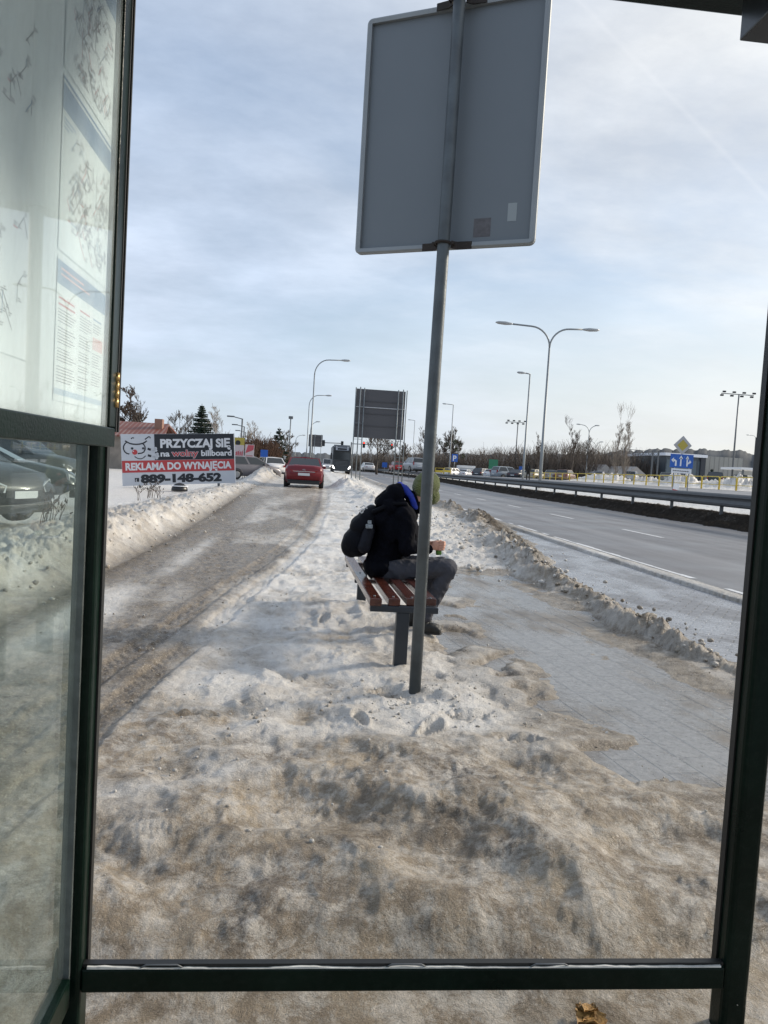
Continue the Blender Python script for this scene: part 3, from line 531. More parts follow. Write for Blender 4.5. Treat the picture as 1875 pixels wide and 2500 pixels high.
# ------------------------------------------------------------------ bus shelter
def shelter():
    root = empty('bus_shelter', (0, 0, 0), 0, 'dark green steel bus shelter with glazed left wall and timetable case, framing the view', 'bus shelter')
    YE = 1.95
    def post(x, y, z0, z1, w, d):
        mb = MB(); mb.box((x-w/2, y, z0), (x+w/2, y+d, z1)); return mb
    o = post(-.559, YE, -.40, 2.73, .050, .075).build('corner_post', M_GREEN, root, bevel=.012, seg=3)
    post(1.264, YE, -.40, 2.73, .076, .075).build('corner_post', M_GREEN, root, bevel=.016, seg=3)
    MB().box((-.5335, YE+.004, .040), (1.2255, YE+.034, .104)).build('bottom_rail', M_GREEN, root, bevel=.005)
    # glazing gasket left round the empty end opening, with remains of sealant
    g = MB(); g.box((-.533, YE+.014, .1043), (1.225, YE+.033, .113)); g.box((-.5336, YE+.046, .040), (-.5285, YE+.070, 2.66)); g.box((1.2205, YE+.046, .040), (1.2257, YE+.070, 2.66))
    g.build('gasket', M_RUB, root)
    rr = random.Random(2); s = MB(); xs = np.arange(-.52, 1.215, .006); top = []; bot = []
    for x in xs:
        k = float(fbm(np.array([x]), np.array([.3]), 9, 4, 7)[0]); w = max(.0006, (.0062 if x < -.18 or .62 < x < .95 else .0040)*(k-.33)*3.4)
        bot.append((x, YE+.006, .1035)); top.append((x, YE+.006, .1035+w))
    n = len(xs); v = bot+top+[(a, YE+.013, c) for a, b, c in bot]+[(a, YE+.013, c) for a, b, c in top]
    f = [(i, i+1, n+i+1, n+i) for i in range(n-1)]+[(n+i, n+i+1, 3*n+i+1, 3*n+i) for i in range(n-1)]+[(2*n+i, 3*n+i, 3*n+i+1, 2*n+i+1) for i in range(n-1)]
    s.add(v, f)
    s.build('sealant_strip', mat('old_sealant', (.62, .62, .60), .6, 0, .2, 40), root)
    for cx in (-.33, .32, .72):
        c = MB(); c.tube([(cx-.055, YE+.010, .105), (cx-.04, YE+.008, .114), (cx+.04, YE+.008, .114), (cx+.055, YE+.010, .105)], .0022, 6); c.build('wire_clip', M_GALVD, root)
    # roof: beam over the end wall, roof sheet, fascia and a small box under it
    MB().box((-.62, YE-.01, 2.733), (1.40, YE+.10, 2.83)).build('roof_beam', M_GREEN, root, bevel=.008)
    MB().box((1.33, -3.2, 2.740), (1.40, YE-.013, 2.83)).build('roof_beam', M_GREEN, root, bevel=.008)
    MB().box((-.70, -3.2, 2.832), (1.44, YE+.16, 2.89)).build('roof', mat('roof_dark', (.012, .014, .016), .4), root)
    mb = MB(); mb.box((1.030, YE-.16, 2.603), (1.32, YE-.012, 2.73)); mb.build('light_box', mat('light_box_grey', (.022, .026, .028), .25, 0, .1), root, bevel=.004)
    # left (rear) wall: rubbered glass pane, inner mullion, rails
    WX = -.575
    def pane(name, y0, y1, z0, z1, x=WX):
        m_ = MB(); m_.box((x-.003, y0, z0), (x+.003, y1, z1)); return m_
    GL = glass_mat('dirty_wall_glass', (.88, .94, .92), .065, (.46, .52, .50))
    pane('p', -3.0, YE-.012, .10, 2.66).build('glass_pane', GL, root)
    mb = MB(); mb.box((WX-.012, YE-.014, .02), (WX+.016, YE-.001, 2.66)); mb.build('edge_seal', mat('grey_seal', (.10, .115, .115), .22, .1, .25, 25), root)
    MB().box((WX-.022, -3.0, .02), (WX+.022, YE-.02, .098)).build('bottom_rail', M_GREEN, root, bevel=.004)
    MB().box((WX-.03, -3.0, 2.663), (WX+.03, YE-.012, 2.83)).build('roof_beam', M_GREEN, root)
    for y in (-.2, -3.05): post(WX, y, -.05, 2.66, .06, .06).build('wall_post', M_GREEN, root, bevel=.01)
    # foot bracket with welded plate at the left corner
    mb = MB(); mb.poly([(-.60, YE-.02, -.05), (-.60, YE-.02, .10), (-.592, YE-.02, .17), (-.584, YE-.02, .10), (-.575, YE-.02, -.05)], (0, .018, 0)); mb.build('foot_bracket', mat('worn_green', (.05, .075, .065), .6, 0, .4, 30, .5, 80), root)
    # display case hinged on the left wall
    CX = -.505
    y0, y1, z0, z1 = .62, YE-.016, 1.462, 2.60
    case = MB(); case.box((CX-.022, y0+.02, z0+.02), (CX-.0095, y1-.02, z1-.02)).build('x', M_WHITE).name = 'display_case'
    case = bpy.data.objects['display_case']; case.parent = root; case.data.materials[0] = mat('case_back', (.76, .85, .88), .6)
    fr = MB(); fr.box((CX-.05, y0, z0), (CX+.010, y1, z0+.047)); fr.box((CX-.05, y0, z1-.047), (CX+.010, y1, z1)); fr.box((CX-.05, y0, z0+.048), (CX+.010, y0+.047, z1-.048)); fr.box((CX-.05, y1-.055, z0+.048), (CX+.010, y1, z1-.048))
    fr.build('case_frame', M_GREEN, case, bevel=.003)
    MB().box((-.5115, YE-.004, 1.50), (-.4905, YE+.004, 2.73)).build('door_edge', M_RUB, case)
    for xa, xb in ((-.5085, -.5050), (-.4985, -.4945)): MB().box((xa, YE-.010, 1.50), (xb, YE-.0045, 2.73)).build('edge_trim', mat('aluminium_trim', (.13, .135, .14), .35, .35), case)
    MB().box((CX+.0015, y0+.046, z0+.046), (CX+.0045, y1-.054, z1-.046)).build('case_glass', glass_mat('case_glass', (.985, .995, .99), .17, (.78, .86, .88)), case)
    hb = MB(); hb.box((-.512, YE-.018, 1.56), (-.503, YE-.0105, 1.645)); hx_ = -.496
    hb.tube([(hx_, YE-.018, z) for z in (1.56, 1.5815, 1.582, 1.583, 1.5835, 1.602, 1.6025, 1.6035, 1.604, 1.6225, 1.623, 1.624, 1.6245, 1.645)], [.0075, .0075, .006, .006, .0078, .0078, .006, .006, .0075, .0075, .006, .006, .0078, .0078], 12)
    hb.build('hinge', mat('brass_hinge', (.40, .27, .11), .35, .8, .3, 90), case)
    # poster sheets, each a flat printed paper inside the case
    px = CX-.0080
    PAPER = mat('poster_paper', (.76, .85, .88), .7, 0, .03, 3); PB = mat('print_blue', (.20, .31, .45), .6); PLB = mat('print_light_blue', (.42, .55, .68), .6); PG = mat('print_grey', (.24, .25, .27), .6); PR = mat('print_red', (.55, .16, .18), .6); PLG = mat('print_pale_grey', (.52, .55, .55), .6); PP = mat('print_pink', (.72, .50, .50), .6)
    def quad(mb, ya, yb, za, zb, dz=0, lay=1):
        x = px+.0004*lay; mb.add([(x, ya, za), (x, yb, za+dz), (x, yb, zb+dz), (x, ya, zb)], [(0, 1, 2, 3)])
    def sheet(ya, yb, za, zb, kind, seed):
        r = random.Random(seed); p = MB(); quad(p, ya, yb, za, zb)
        B, G_, LB, R_, PK = MB(), MB(), MB(), MB(), MB(); w = yb-ya
        if kind == 'text':
            quad(B, ya, yb, zb-.052, zb-.006, 0, 2); quad(LB, ya, yb, za+.012, za+.024, 0, 2)
            for i, ww in ((0, .55), (1, .7)): 
                quad(PK, ya+.02, ya+.02+w*ww*.8, zb-.022-i*.011, zb-.018-i*.011, 0, 3)
            z = zb-.075; col = [(ya+.012, ya+w*.40), (ya+w*.44, ya+w*.70), (ya+w*.73, yb-.012)]
            for ci, (a, b) in enumerate(col):
                z = zb-.075
                quad(R_ if ci < 2 else B, a, a+(b-a)*.8, z-.004, z, 0, 2); z -= .012
                while z > za+.05:
                    t = r.random()
                    if t < .12: quad(LB if r.random() < .6 else PK, a, b, z-.028, z, 0, 2); z -= .036
                    elif t < .18: quad(R_, a, a+(b-a)*r.uniform(.5, .9), z-.004, z, 0, 2); z -= .011
                    else:
                        for _ in range(r.randint(3, 6)):
                            quad(G_, a, a+(b-a)*r.uniform(.6, 1), z-.0018, z, 0, 2); z -= .0058
                        z -= .006
        else:
            quad(B, ya, yb, zb-.062, zb-.014, 0, 2); quad(B, ya, yb, zb-.008, zb-.002, 0, 2)
            for i in range(3): quad(LB, ya+.01, ya+.08-.02*i, zb-.078-.008*i, zb-.074-.008*i, 0, 2)
            for i in range(46):
                y = r.uniform(ya+.04, yb-.04); z = r.uniform(za+.03, zb-.10); 
                for k in range(3):
                    a = r.choice([0, .78, 1.57, -.78, -.78, .78]); l = r.uniform(.012, .045); y2 = min(max(y+l*math.cos(a), ya+.02), yb-.02); z2 = min(max(z+l*math.sin(a), za+.02), zb-.09)
                    x = px+.0008; nb = r.choice([G_, G_, G_, B, R_] if k < 2 else [G_]); d = Vector((0, y2-y, z2-z)); 
                    if d.length < .004: continue
                    q = Vector((1, 0, 0)).cross(d.normalized())*.0011; nb.add([Vector((x, y, z))-q, Vector((x, y2, z2))-q, Vector((x, y2, z2))+q, Vector((x, y, z))+q], [(0, 1, 2, 3)]); 
                    for _ in range(2): quad(G_, y+.003, y+.003+r.uniform(.008, .018), z+.003+.004*_, z+.0048+.004*_, 0, 2)
                    y, z = y2, z2
        for k_, m_ in enumerate((B, G_, LB, R_, PK)):
            p.m = k_+1; p.add(m_.v, m_.f)
        sh = p.build('poster', [PAPER, PB, PG, PLB, PR, PP], case, recalc=False)
    quad_back = MB()
    sheet(1.535, 1.868, 1.545, 1.822, 'text', 1)
    sheet(1.535, 1.868, 1.834, 2.160, 'map', 2)
    sheet(1.535, 1.868, 2.175, 2.500, 'map', 3)
    sheet(1.00, 1.40, 1.60, 2.40, 'map', 5)
    return root
shelter()
# ------------------------------------------------------------------ near sign on its pole
def bus_sign():
    root = empty('sign_panel_post', (.72, 4.78, 0), 0, 'grey steel pole with large blank sign seen from behind, standing in front of the bench', 'sign')
    zb = gh(.72, 4.78)-.05; p = MB(); p.tube([(0, 0, zb), (-.003, 0, 1.5), (.006, 0, 3), (.012, 0, 4.9)], .0385, 24); p.build('pole', mat('pole_grey', (.085, .10, .108), .45, .3, .22, 7, .15, 50, dirt=(.05, .05, .05), dscale=9, damt=.3), root)
    a = Vector((.20-.72, 5.17-4.78, 0)); b = Vector((1.265-.72, 4.62-4.78, 0)); ex = (b-a).normalized(); W = (b-a).length; ez = Vector((0, 0, 1)); ny = ez.cross(ex)
    if ny.y > 0: ny = -ny     # towards the camera
    z0 = 2.862; H_ = 1.515; M = Matrix((( ex.x, -ny.x, 0, a.x), (ex.y, -ny.y, 0, a.y), (0, 0, 1, z0), (0, 0, 0, 1)))
    pn = MB(); r_ = .035; pts = []
    for cx, cz, t0 in ((W-r_, r_, -90), (W-r_, H_-r_, 0), (r_, H_-r_, 90), (r_, r_, 180)):
        for k in range(5): t = rad(t0+22.5*k); pts.append((cx+r_*math.cos(t), 0, cz+r_*math.sin(t)))
    pn.poly(pts, (0, .006, 0)).build('sign_panel', M_SIGNB, root, M=M)
    fr = MB(); fw = .034
    def ring(inset, y):
        rr2 = max(.004, r_-inset*.9); out = []
        for cx, cz, t0 in ((W-inset-rr2, inset+rr2, -90), (W-inset-rr2, H_-inset-rr2, 0), (inset+rr2, H_-inset-rr2, 90), (inset+rr2, inset+rr2, 180)):
            for k in range(5): t = rad(t0+22.5*k); out.append((cx+rr2*math.cos(t), y, cz+rr2*math.sin(t)))
        return out
    R = [ring(0, .008), ring(0, -.022), ring(.010, -.030), ring(fw, -.026), ring(fw, -.001)]
    v = [q for rg in R for q in rg]; n = 20; f = [(i*n+k, i*n+(k+1) % n, (i+1)*n+(k+1) % n, (i+1)*n+k) for i in range(4) for k in range(n)]
    fr.add(v, f); fr.build('rim', M_SIGNF, root, M=M)
    st = MB(); st.box((W*.87-.028, -.0012, .155), (W*.87+.028, -.0002, .265)); st.build('sticker', mat('pale_sticker', (.27, .30, .31), .5), root, M=M)
    st = MB(); st.box((W*.715-.055, -.0012, .07), (W*.715+.055, -.0002, .185)); st.build('sticker', mat('brown_sticker_remains', (.115, .112, .120), .8, 0, .2, 40), root, M=M)
    # the two rusty clamps
    s0 = (0-a.x)*ex.x + (0-a.y)*ex.y
    for zc in (.012, H_-.012):
        for sg in (-1, 1):
            c = MB()
            q = [(s0+sg*.045, -.075, zc-.024), (s0+sg*.075, -.050, zc-.024), (s0+sg*.16, -.033, zc-.020), (s0+sg*.165, -.028, zc-.020), (s0+sg*.075, -.042, zc-.024), (s0+sg*.04, -.066, zc-.024)]
            c.poly(q, (0, 0, .046)); c.tube([(s0+sg*.062, -.11, zc), (s0+sg*.062, -.04, zc)], .006, 8); c.tube([(s0+sg*.062, -.116, zc), (s0+sg*.062, -.104, zc)], .011, 6)
            c.build('clamp', M_RUST, root, M=M)
        cl = MB(); cc = Vector((0, 0, z0+zc)); pts = [(cc.x+.046*math.cos(t), cc.y+.046*math.sin(t), cc.z) for t in np.linspace(0, 2*math.pi, 19)]; 
        cl.tube(pts, .009, 6); cl.build('clamp_band', M_RUST, root)
bus_sign()
# ------------------------------------------------------------------ bench
def bench():
    root = empty('park_bench', (.66, 6.9, 0), 0, 'backless bench of reddish brown slats on dark steel legs, standing in the snow', 'bench')
    WOOD = mat('red_stained_wood', (.064, .018, .011), .22, 0, .35, 14, .25, 60, coat=.3)
    O = Vector((.70, 6.9, 0)); skew = -.04
    for i in range(4):
        x0 = -.255+i*.1405; w = .088
        mb = MB(); M = Matrix.Shear('XY', 4, (0, 0)) if False else Matrix.Identity(4)
        def sx(y): return -.045*(y/1.4)
        ya, yb = -1.45+.035*i, 1.14
        p = [(x0+sx(ya), ya, .445), (x0+w+sx(ya), ya, .445), (x0+w+sx(yb), yb, .445), (x0+sx(yb), yb, .445)]; mb.poly(p, (0, 0, .055)); s = mb.build('slat', WOOD, root, bevel=.006)
        for yy in (-1.34, -.15, 1.0):
            bl = MB(); bl.tube([(x0+w/2+sx(yy), yy, .5005), (x0+w/2+sx(yy), yy, .505)], .009, 8); bl.build('bolt', M_GALV, s)
    DS = mat('bench_dark_steel', (.022, .028, .036), .4, .2, .15)
    for y, z0 in ((-1.38, 0), (1.00, 0)):
        x = -.045*(y/1.4); g = gh(.70+x, 6.9+y)
        MB().box((x-.245, y-.04, .398), (x+.26, y+.04, .4435)).build('cross_bar', DS, root, bevel=.004)
        lx = x-(.07 if y > 0 else 0); MB().box((lx-.045, y-.03, g-.12), (lx+.05, y+.06, .397)).build('leg', DS, root, bevel=.006)
    MB().box((-.27+.02, -.18, .412), (.255, -.12, .4435)).build('cross_bar', DS, root, bevel=.004)
    MB().box((.0-.03, -1.33, .402), (.03, .95, .4115)).build('spine_rail', DS, root)
bench()
# ------------------------------------------------------------------ organic shapes by voxel union
def capsule(bm, p0, r0, p1, r1, seg=14):
    p0 = Vector(p0); p1 = Vector(p1); d = p1-p0; L_ = max(d.length, 1e-5); q = Vector((0, 0, 1)).rotation_difference(d.normalized()) if d.length > 1e-5 else Quaternion()
    v = []; rings = []; N_ = 5
    for k in range(N_+1): t = -math.pi/2+math.pi/2*k/N_; rings.append((r0*math.cos(t), r0*math.sin(t)))
    for k in range(N_+1): t = math.pi/2*k/N_; rings.append((r1*math.cos(t), L_+r1*math.sin(t)))
    vs_ = []
    for (r, z) in rings:
        vs_.append([bm.verts.new(p0+q @ Vector((max(r, 1e-4)*math.cos(2*math.pi*j/seg), max(r, 1e-4)*math.sin(2*math.pi*j/seg), z))) for j in range(seg)])
    for i in range(len(vs_)-1):
        for j in range(seg): bm.faces.new((vs_[i][j], vs_[i][(j+1) % seg], vs_[i+1][(j+1) % seg], vs_[i+1][j]))
    bm.faces.new(vs_[0][::-1]); bm.faces.new(vs_[-1])
def ellip(bm, c, r, rot=(0, 0, 0)):
    from mathutils import Euler
    M = Matrix.Translation(Vector(c)) @ Euler([rad(a) for a in rot]).to_matrix().to_4x4() @ Matrix.Diagonal((*r, 1)); bmesh.ops.create_uvsphere(bm, u_segments=20, v_segments=14, radius=1, matrix=M)
def blob(name, prims, mt, parent, voxel=.01, smooth=6, fold=0.0, fscale=9, cut=None, seed=0):
    bm = bmesh.new()
    for p in prims:
        if p[0] == 'c': capsule(bm, *p[1:])
        else: ellip(bm, *p[1:])
    me = bpy.data.meshes.new(name); bm.to_mesh(me); bm.free(); o = bpy.data.objects.new(name, me); link(o)
    md = o.modifiers.new('r', 'REMESH'); md.mode = 'VOXEL'; md.voxel_size = voxel; md.use_smooth_shade = True
    s = o.modifiers.new('s', 'SMOOTH'); s.factor = .6; s.iterations = smooth
    bake(o); me = o.data; me.materials.clear(); me.materials.append(mt)
    if fold:
        n = len(me.vertices); co = np.empty(n*3); me.vertices.foreach_get('co', co); co = co.reshape(-1, 3); no = np.empty(n*3); me.vertices.foreach_get('normal', no); no = no.reshape(-1, 3)
        a = fbm(co[:, 0]*.6+co[:, 1]+7, co[:, 2]+co[:, 0]*.8+3, fscale, 4, 90+seed, .5, True)-.6
        b = fbm(co[:, 1]*.5-co[:, 0]+2, co[:, 2]*.7-co[:, 0]*.5, fscale*.6, 3, 95+seed, .5, True)-.6
        co += no*((a+b)*fold)[:, None]; me.vertices.foreach_set('co', co.ravel()); me.update()
    me.polygons.foreach_set('use_smooth', np.ones(len(me.polygons), dtype=bool)); o.parent = parent; return o
def person():
    ox, oy = 0.0, 6.68
    root = empty('person', (.72, oy, 0), 0, 'person in dark jacket and green knit hat hunched forward on the bench, holding a bottle', 'person')
    inv = Vector((-.72, -oy, 0))
    T = lambda x, y, z: (x-.72, y, z)
    SKIN = mat('skin', (.52, .27, .19), .55, 0, .12, 30); JK = mat('dark_jacket', (.0035, .004, .007), .92, 0, .25, 20, .3, 220, spec=.08); TR = mat('grey_trousers', (.042, .044, .056), .85, 0, .15, 12, .3, 250)
    # body: head, neck, trunk under the clothes, hands
    hx, hy, hz = .985, -.02, 1.285
    body = [('e', T(hx, hy, hz), (.088, .075, .108), (0, 70, 0)), ('e', T(hx+.025, hy, hz-.085), (.058, .052, .062), (0, 70, 0)), ('c', T(.86, -.01, 1.12), .058, T(.95, -.02, 1.22), .056),
            ('c', T(.66, 0, .60), .13, T(.80, 0, 1.05), .12),
            ('c', T(hx+.062, hy, hz-.098), .011, T(hx+.040, hy, hz-.140), .014), ('e', T(hx+.070, hy-.028, hz-.082), (.014, .015, .012)), ('e', T(hx+.070, hy+.028, hz-.082), (.014, .015, .012)), ('c', T(hx+.008, hy-.02, hz-.145), .009, T(hx+.008, hy+.02, hz-.145), .009), ('e', T(hx-.005, hy-.080, hz-.03), (.024, .011, .032)), ('e', T(hx-.005, hy+.080, hz-.03), (.024, .011, .032))]
    def arm(s, hand):
        sh = T(.80, s*.19, 1.07); el = T(.80, s*.235, .765) if s < 0 else T(.86, s*.23, .75); return sh, el
    # near (right) hand closed round the bottle: palm, four bent fingers, thumb
    hc = Vector(T(1.115, -.15, .795))
    near = [('c', T(.80, -.19, 1.05), .04, T(.83, -.235, .76), .038), ('c', T(.83, -.235, .76), .036, T(1.04, -.165, .775), .027), ('e', tuple(hc+Vector((-.022, -.012, .010))), (.044, .020, .046), (0, -15, 12))]
    for i, (dz, l) in enumerate(((.040, 1.0), (.018, 1.08), (-.004, 1.0), (-.025, .82))):
        a = hc+Vector((.006, -.024, dz)); b = a+Vector((.030*l, -.004, .004)); c = b+Vector((.016, .026, -.002)); d = c+Vector((-.014, .018, -.002))
        near += [('c', tuple(a), .0115, tuple(b), .0105), ('c', tuple(b), .0102, tuple(c), .0095), ('c', tuple(c), .0092, tuple(d), .0085)]
    near += [('c', tuple(hc+Vector((-.03, .004, .028))), .0135, tuple(hc+Vector((.0, .02, .052))), .0115), ('c', tuple(hc+Vector((.0, .02, .052))), .011, tuple(hc+Vector((.026, .022, .046))), .009)]
    hf = Vector(T(1.10, .13, .775)); far = [('c', T(.80, .19, 1.05), .04, T(.86, .235, .75), .038), ('c', T(.86, .235, .75), .036, T(1.04, .15, .765), .027), ('e', tuple(hf+Vector((-.02, .01, 0))), (.044, .020, .04), (0, 0, -12))]
    for dz, l in ((.032, 1), (.012, 1.07), (-.009, 1), (-.028, .8)):
        a = hf+Vector((.01, .014, dz)); b = a+Vector((.034*l, -.010, -.006)); c = b+Vector((.012*l, -.024, -.010)); far += [('c', tuple(a), .0112, tuple(b), .0102), ('c', tuple(b), .010, tuple(c), .0085)]
    far += [('c', tuple(hf+Vector((-.02, -.004, .026))), .013, tuple(hf+Vector((.02, -.024, .034))), .010)]
    legs = [('c', T(.66, -.10, .555), .07, T(1.20, -.13, .60), .055), ('c', T(1.20, -.13, .60), .052, T(1.02, -.10, .11), .036), ('c', T(.66, .10, .555), .07, T(1.17, .14, .60), .055), ('c', T(1.17, .14, .60), .052, T(.98, .14, .11), .036)]
    blob('body', body+near+far+legs, SKIN, root, .0055, 3)
    JP = [('c', T(.60, -.10, 1.02), .085, T(.60, .10, 1.02), .085), ('c', T(.66, -.11, 1.12), .085, T(.66, .11, 1.12), .085), ('c', T(.635, 0, .60), .150, T(.70, 0, .84), .165), ('e', T(.625, 0, .585), (.155, .205, .105)), ('c', T(.70, 0, .84), .165, T(.80, 0, 1.03), .14), ('c', T(.80, -.16, 1.055), .088, T(.80, .16, 1.055), .088), ('e', T(.72, 0, .93), (.155, .215, .2), (0, 20, 0)), ('c', T(.80, -.175, 1.05), .084, T(.825, -.24, .79), .070), ('c', T(.825, -.24, .785), .070, T(1.025, -.172, .768), .043), ('c', T(.80, .175, 1.05), .084, T(.86, .24, .77), .070), ('c', T(.86, .24, .77), .068, T(1.03, .15, .762), .043), ('c', T(.84, -.01, 1.09), .088, T(.90, -.01, 1.16), .070), ('e', T(.86, -.08, .86), (.075, .10, .17), (0, 10, 0)), ('e', T(.86, .08, .86), (.075, .10, .17), (0, 10, 0))]
    blob('jacket', JP, JK, root, .009, 4, .026, 8)
    # hood thrown back, its blue lining showing at the neck
    HP = [('c', T(.585, -.09, 1.145), .040, T(.585, .09, 1.145), .040), ('c', T(.60, -.10, 1.155), .05, T(.72, -.10, 1.235), .075), ('c', T(.60, .10, 1.155), .05, T(.72, .10, 1.235), .075), ('c', T(.70, -.085, 1.25), .066, T(.70, .085, 1.25), .060), ('c', T(.62, -.085, 1.19), .045, T(.74, -.085, 1.275), .05), ('c', T(.74, -.085, 1.285), .04, T(.76, .085, 1.285), .042), ('c', T(.74, -.10, 1.15), .07, T(.74, .10, 1.15), .07)]
    hd = blob('hood', HP, JK, root, .009, 5, .010, 12, seed=2)
    BL = mat('blue_lining', (.007, .028, .30), .7, 0, .2, 30, .3, 200)
    li = [('c', T(.775, -.085, 1.292), .033, T(.775, .085, 1.292), .033), ('c', T(.775, -.090, 1.292), .033, T(.845, -.108, 1.225), .027), ('c', T(.845, -.108, 1.225), .027, T(.895, -.098, 1.125), .026), ('c', T(.765, .09, 1.30), .036, T(.85, .105, 1.20), .03), ('c', T(.80, -.04, 1.285), .035, T(.85, -.06, 1.235), .030)]
    blob('hood_lining', li, BL, hd, .007, 4, .008, 22, seed=3)
    co = [('c', T(.875, -.075, 1.21), .036, T(.925, -.06, 1.10), .034), ('c', T(.875, .075, 1.21), .034, T(.925, .06, 1.10), .034), ('c', T(.925, -.06, 1.10), .035, T(.925, .06, 1.10), .035), ('c', T(.86, -.06, 1.24), .03, T(.86, .06, 1.24), .03)]
    blob('collar', co, JK, root, .008, 4, .006, 20)
    # knitted hat
    HG = bpy.data.materials.new('green_knit'); HG.use_nodes = True; nt = HG.node_tree; b = nt.nodes['Principled BSDF']; b.inputs['Base Color'].default_value = (.105, .125, .030, 1); b.inputs['Roughness'].default_value = .95; b.inputs['Sheen Weight'].default_value = .25
    tc = nt.nodes.new('ShaderNodeTexCoord'); wv = nt.nodes.new('ShaderNodeTexWave'); wv.inputs['Scale'].default_value = 34; wv.inputs['Distortion'].default_value = 1.5; wv.bands_direction = 'DIAGONAL'; nt.links.new(tc.outputs['Object'], wv.inputs['Vector']); nz = nt.nodes.new('ShaderNodeTexNoise'); nz.inputs['Scale'].default_value = 180; nt.links.new(tc.outputs['Object'], nz.inputs['Vector'])
    ad = nt.nodes.new('ShaderNodeMath'); ad.operation = 'ADD'; nt.links.new(wv.outputs[0], ad.inputs[0]); nt.links.new(nz.outputs[0], ad.inputs[1]); bp = nt.nodes.new('ShaderNodeBump'); bp.inputs['Distance'].default_value = .008; bp.inputs['Strength'].default_value = .7; nt.links.new(ad.outputs[0], bp.inputs['Height']); nt.links.new(bp.outputs[0], b.inputs['Normal'])
    blob('hat', [('e', T(.995, -.02, 1.325), (.120, .112, .118), (0, 25, 0)), ('e', T(1.025, -.02, 1.355), (.085, .085, .085)), ('c', T(.975, -.02, 1.285), .100, T(1.045, -.02, 1.225), .076), ('e', T(.955, -.02, 1.30), (.088, .115, .085))], HG, root, .007, 5, .006, 18, seed=5)
    TP = [('e', T(.66, 0, .555), (.155, .185, .092)), ('c', T(.68, -.10, .558), .098, T(1.205, -.135, .612), .076), ('c', T(1.215, -.135, .60), .075, T(1.045, -.10, .16), .056), ('c', T(.68, .10, .558), .098, T(1.18, .145, .605), .076), ('c', T(1.19, .145, .60), .073, T(1.0, .145, .16), .056)]
    blob('trousers', TP, TR, root, .008, 4, .024, 10, seed=8)
    BT = mat('black_boots', (.012, .013, .013), .5, 0, .2, 15, .2, 120)
    for s, x, y in ((0, 1.045, -.10), (1, .99, .14)):
        g = gh(x, oy+y)
        z = g-.0; blob('boot', [('c', T(x-.03, y, z+.055), .052, T(x-.015, y, z+.16), .055), ('c', T(x-.04, y, z+.040), .044, T(x+.105, y-.012, z+.036), .042), ('e', T(x+.055, y-.008, z+.055), (.10, .047, .045), (0, 8, 0)), ('c', T(x-.05, y, z+.016), .018, T(x+.13, y-.014, z+.016), .018)], BT, root, .006, 3, .003, 30)
        MB().poly([(x-.72-.085, y-.035, z-.004), (x-.72+.13, y-.05, z-.004), (x-.72+.155, y-.01, z-.004), (x-.72+.13, y+.03, z-.004), (x-.72-.085, y+.035, z-.004)], (0, 0, .018)).build('sole', M_RUB, root)
    # backpack: worn, but a thing of its own
    bp_ = empty('backpack', (.40, oy, .80), 0, 'rounded black backpack with small white lettering hanging on the back of the hunched person', 'backpack')
    Q = lambda x, y, z: (x-.40, y, z-.80)
    BK = mat('black_nylon', (.0035, .004, .007), .7, 0, .3, 25, .35, 180, spec=.12)
    main = blob('bag_body', [('c', Q(.405, -.07, .785), .128, Q(.405, .09, .785), .128), ('c', Q(.45, -.07, .92), .112, Q(.45, .09, .92), .112), ('c', Q(.49, -.07, 1.0), .085, Q(.49, .09, 1.0), .085), ('c', Q(.36, -.06, .745), .095, Q(.36, .08, .745), .095), ('c', Q(.53, -.06, 1.05), .07, Q(.53, .08, 1.05), .07)], BK, bp_, .010, 5, .008, 10, seed=4)
    blob('side_pocket', [('c', Q(.46, -.185, .76), .058, Q(.495, -.175, .90), .050)], mat('pocket_nylon', (.008, .009, .014), .6, 0, .3, 25, spec=.15), bp_, .008, 4, .006, 16)
    mb = MB(); mb.box((.06, -.262, .130), (.118, -.215, .165)); mb.box((.075, -.255, .166), (.108, -.220, .198)); mb.build('reflective_patch', mat('pale_patch', (.22, .25, .27), .5, 0, .4, 60), bp_, bevel=.006)
    # white lettering on the bag flap, strokes only as far as they can be read
    def stroke(mb, p, q, w=.010): mb.bar(p, q, w, .003, up=(.7, -.7, .2))
    W_ = MB(); L3 = lambda x, y: P(860+x/27.64, 1210+y/27.64, 6.425) - Vector((.40, oy, .80))
    for pl in (((530, 830), (790, 665), (960, 850), (1020, 845)), ((430, 1010), (745, 880), (840, 970)), ((560, 1010), (600, 1180), (720, 1120), (735, 980))):
        for a_, b_ in zip(pl[:-1], pl[1:]): W_.bar(L3(*a_), L3(*b_), .003, .0085)
    W_.build('lettering', mat('white_print', (.68, .68, .68), .6), bp_)
    blob('shoulder_strap', [('c', Q(.53, -.15, 1.07), .022, Q(.68, -.17, 1.15), .020), ('c', Q(.68, -.17, 1.15), .020, Q(.80, -.185, 1.155), .018), ('c', Q(.80, -.185, 1.155), .018, Q(.885, -.16, 1.02), .018)], BK, bp_, .006, 3)
    blob('shoulder_strap', [('c', Q(.53, .15, 1.07), .022, Q(.78, .18, 1.15), .020)], BK, bp_, .006, 3)
    # bottle held in the fist
    bt = empty('bottle', (1.122, oy-.142, .722), 0, 'small green bottle held upright in the fist of the seated person', 'bottle')
    bt.rotation_euler = (0, rad(-6), 0)
    GB = mat('green_bottle', (.07, .17, .025), .25, 0, .1)
    m_ = MB(); zz = [(0, .022), (.004, .026), (.075, .026), (.090, .020), (.105, .010), (.120, .010)]; m_.tube([(0, 0, z) for z, _ in zz], [r for _, r in zz], 16); m_.build('bottle_body', GB, bt)
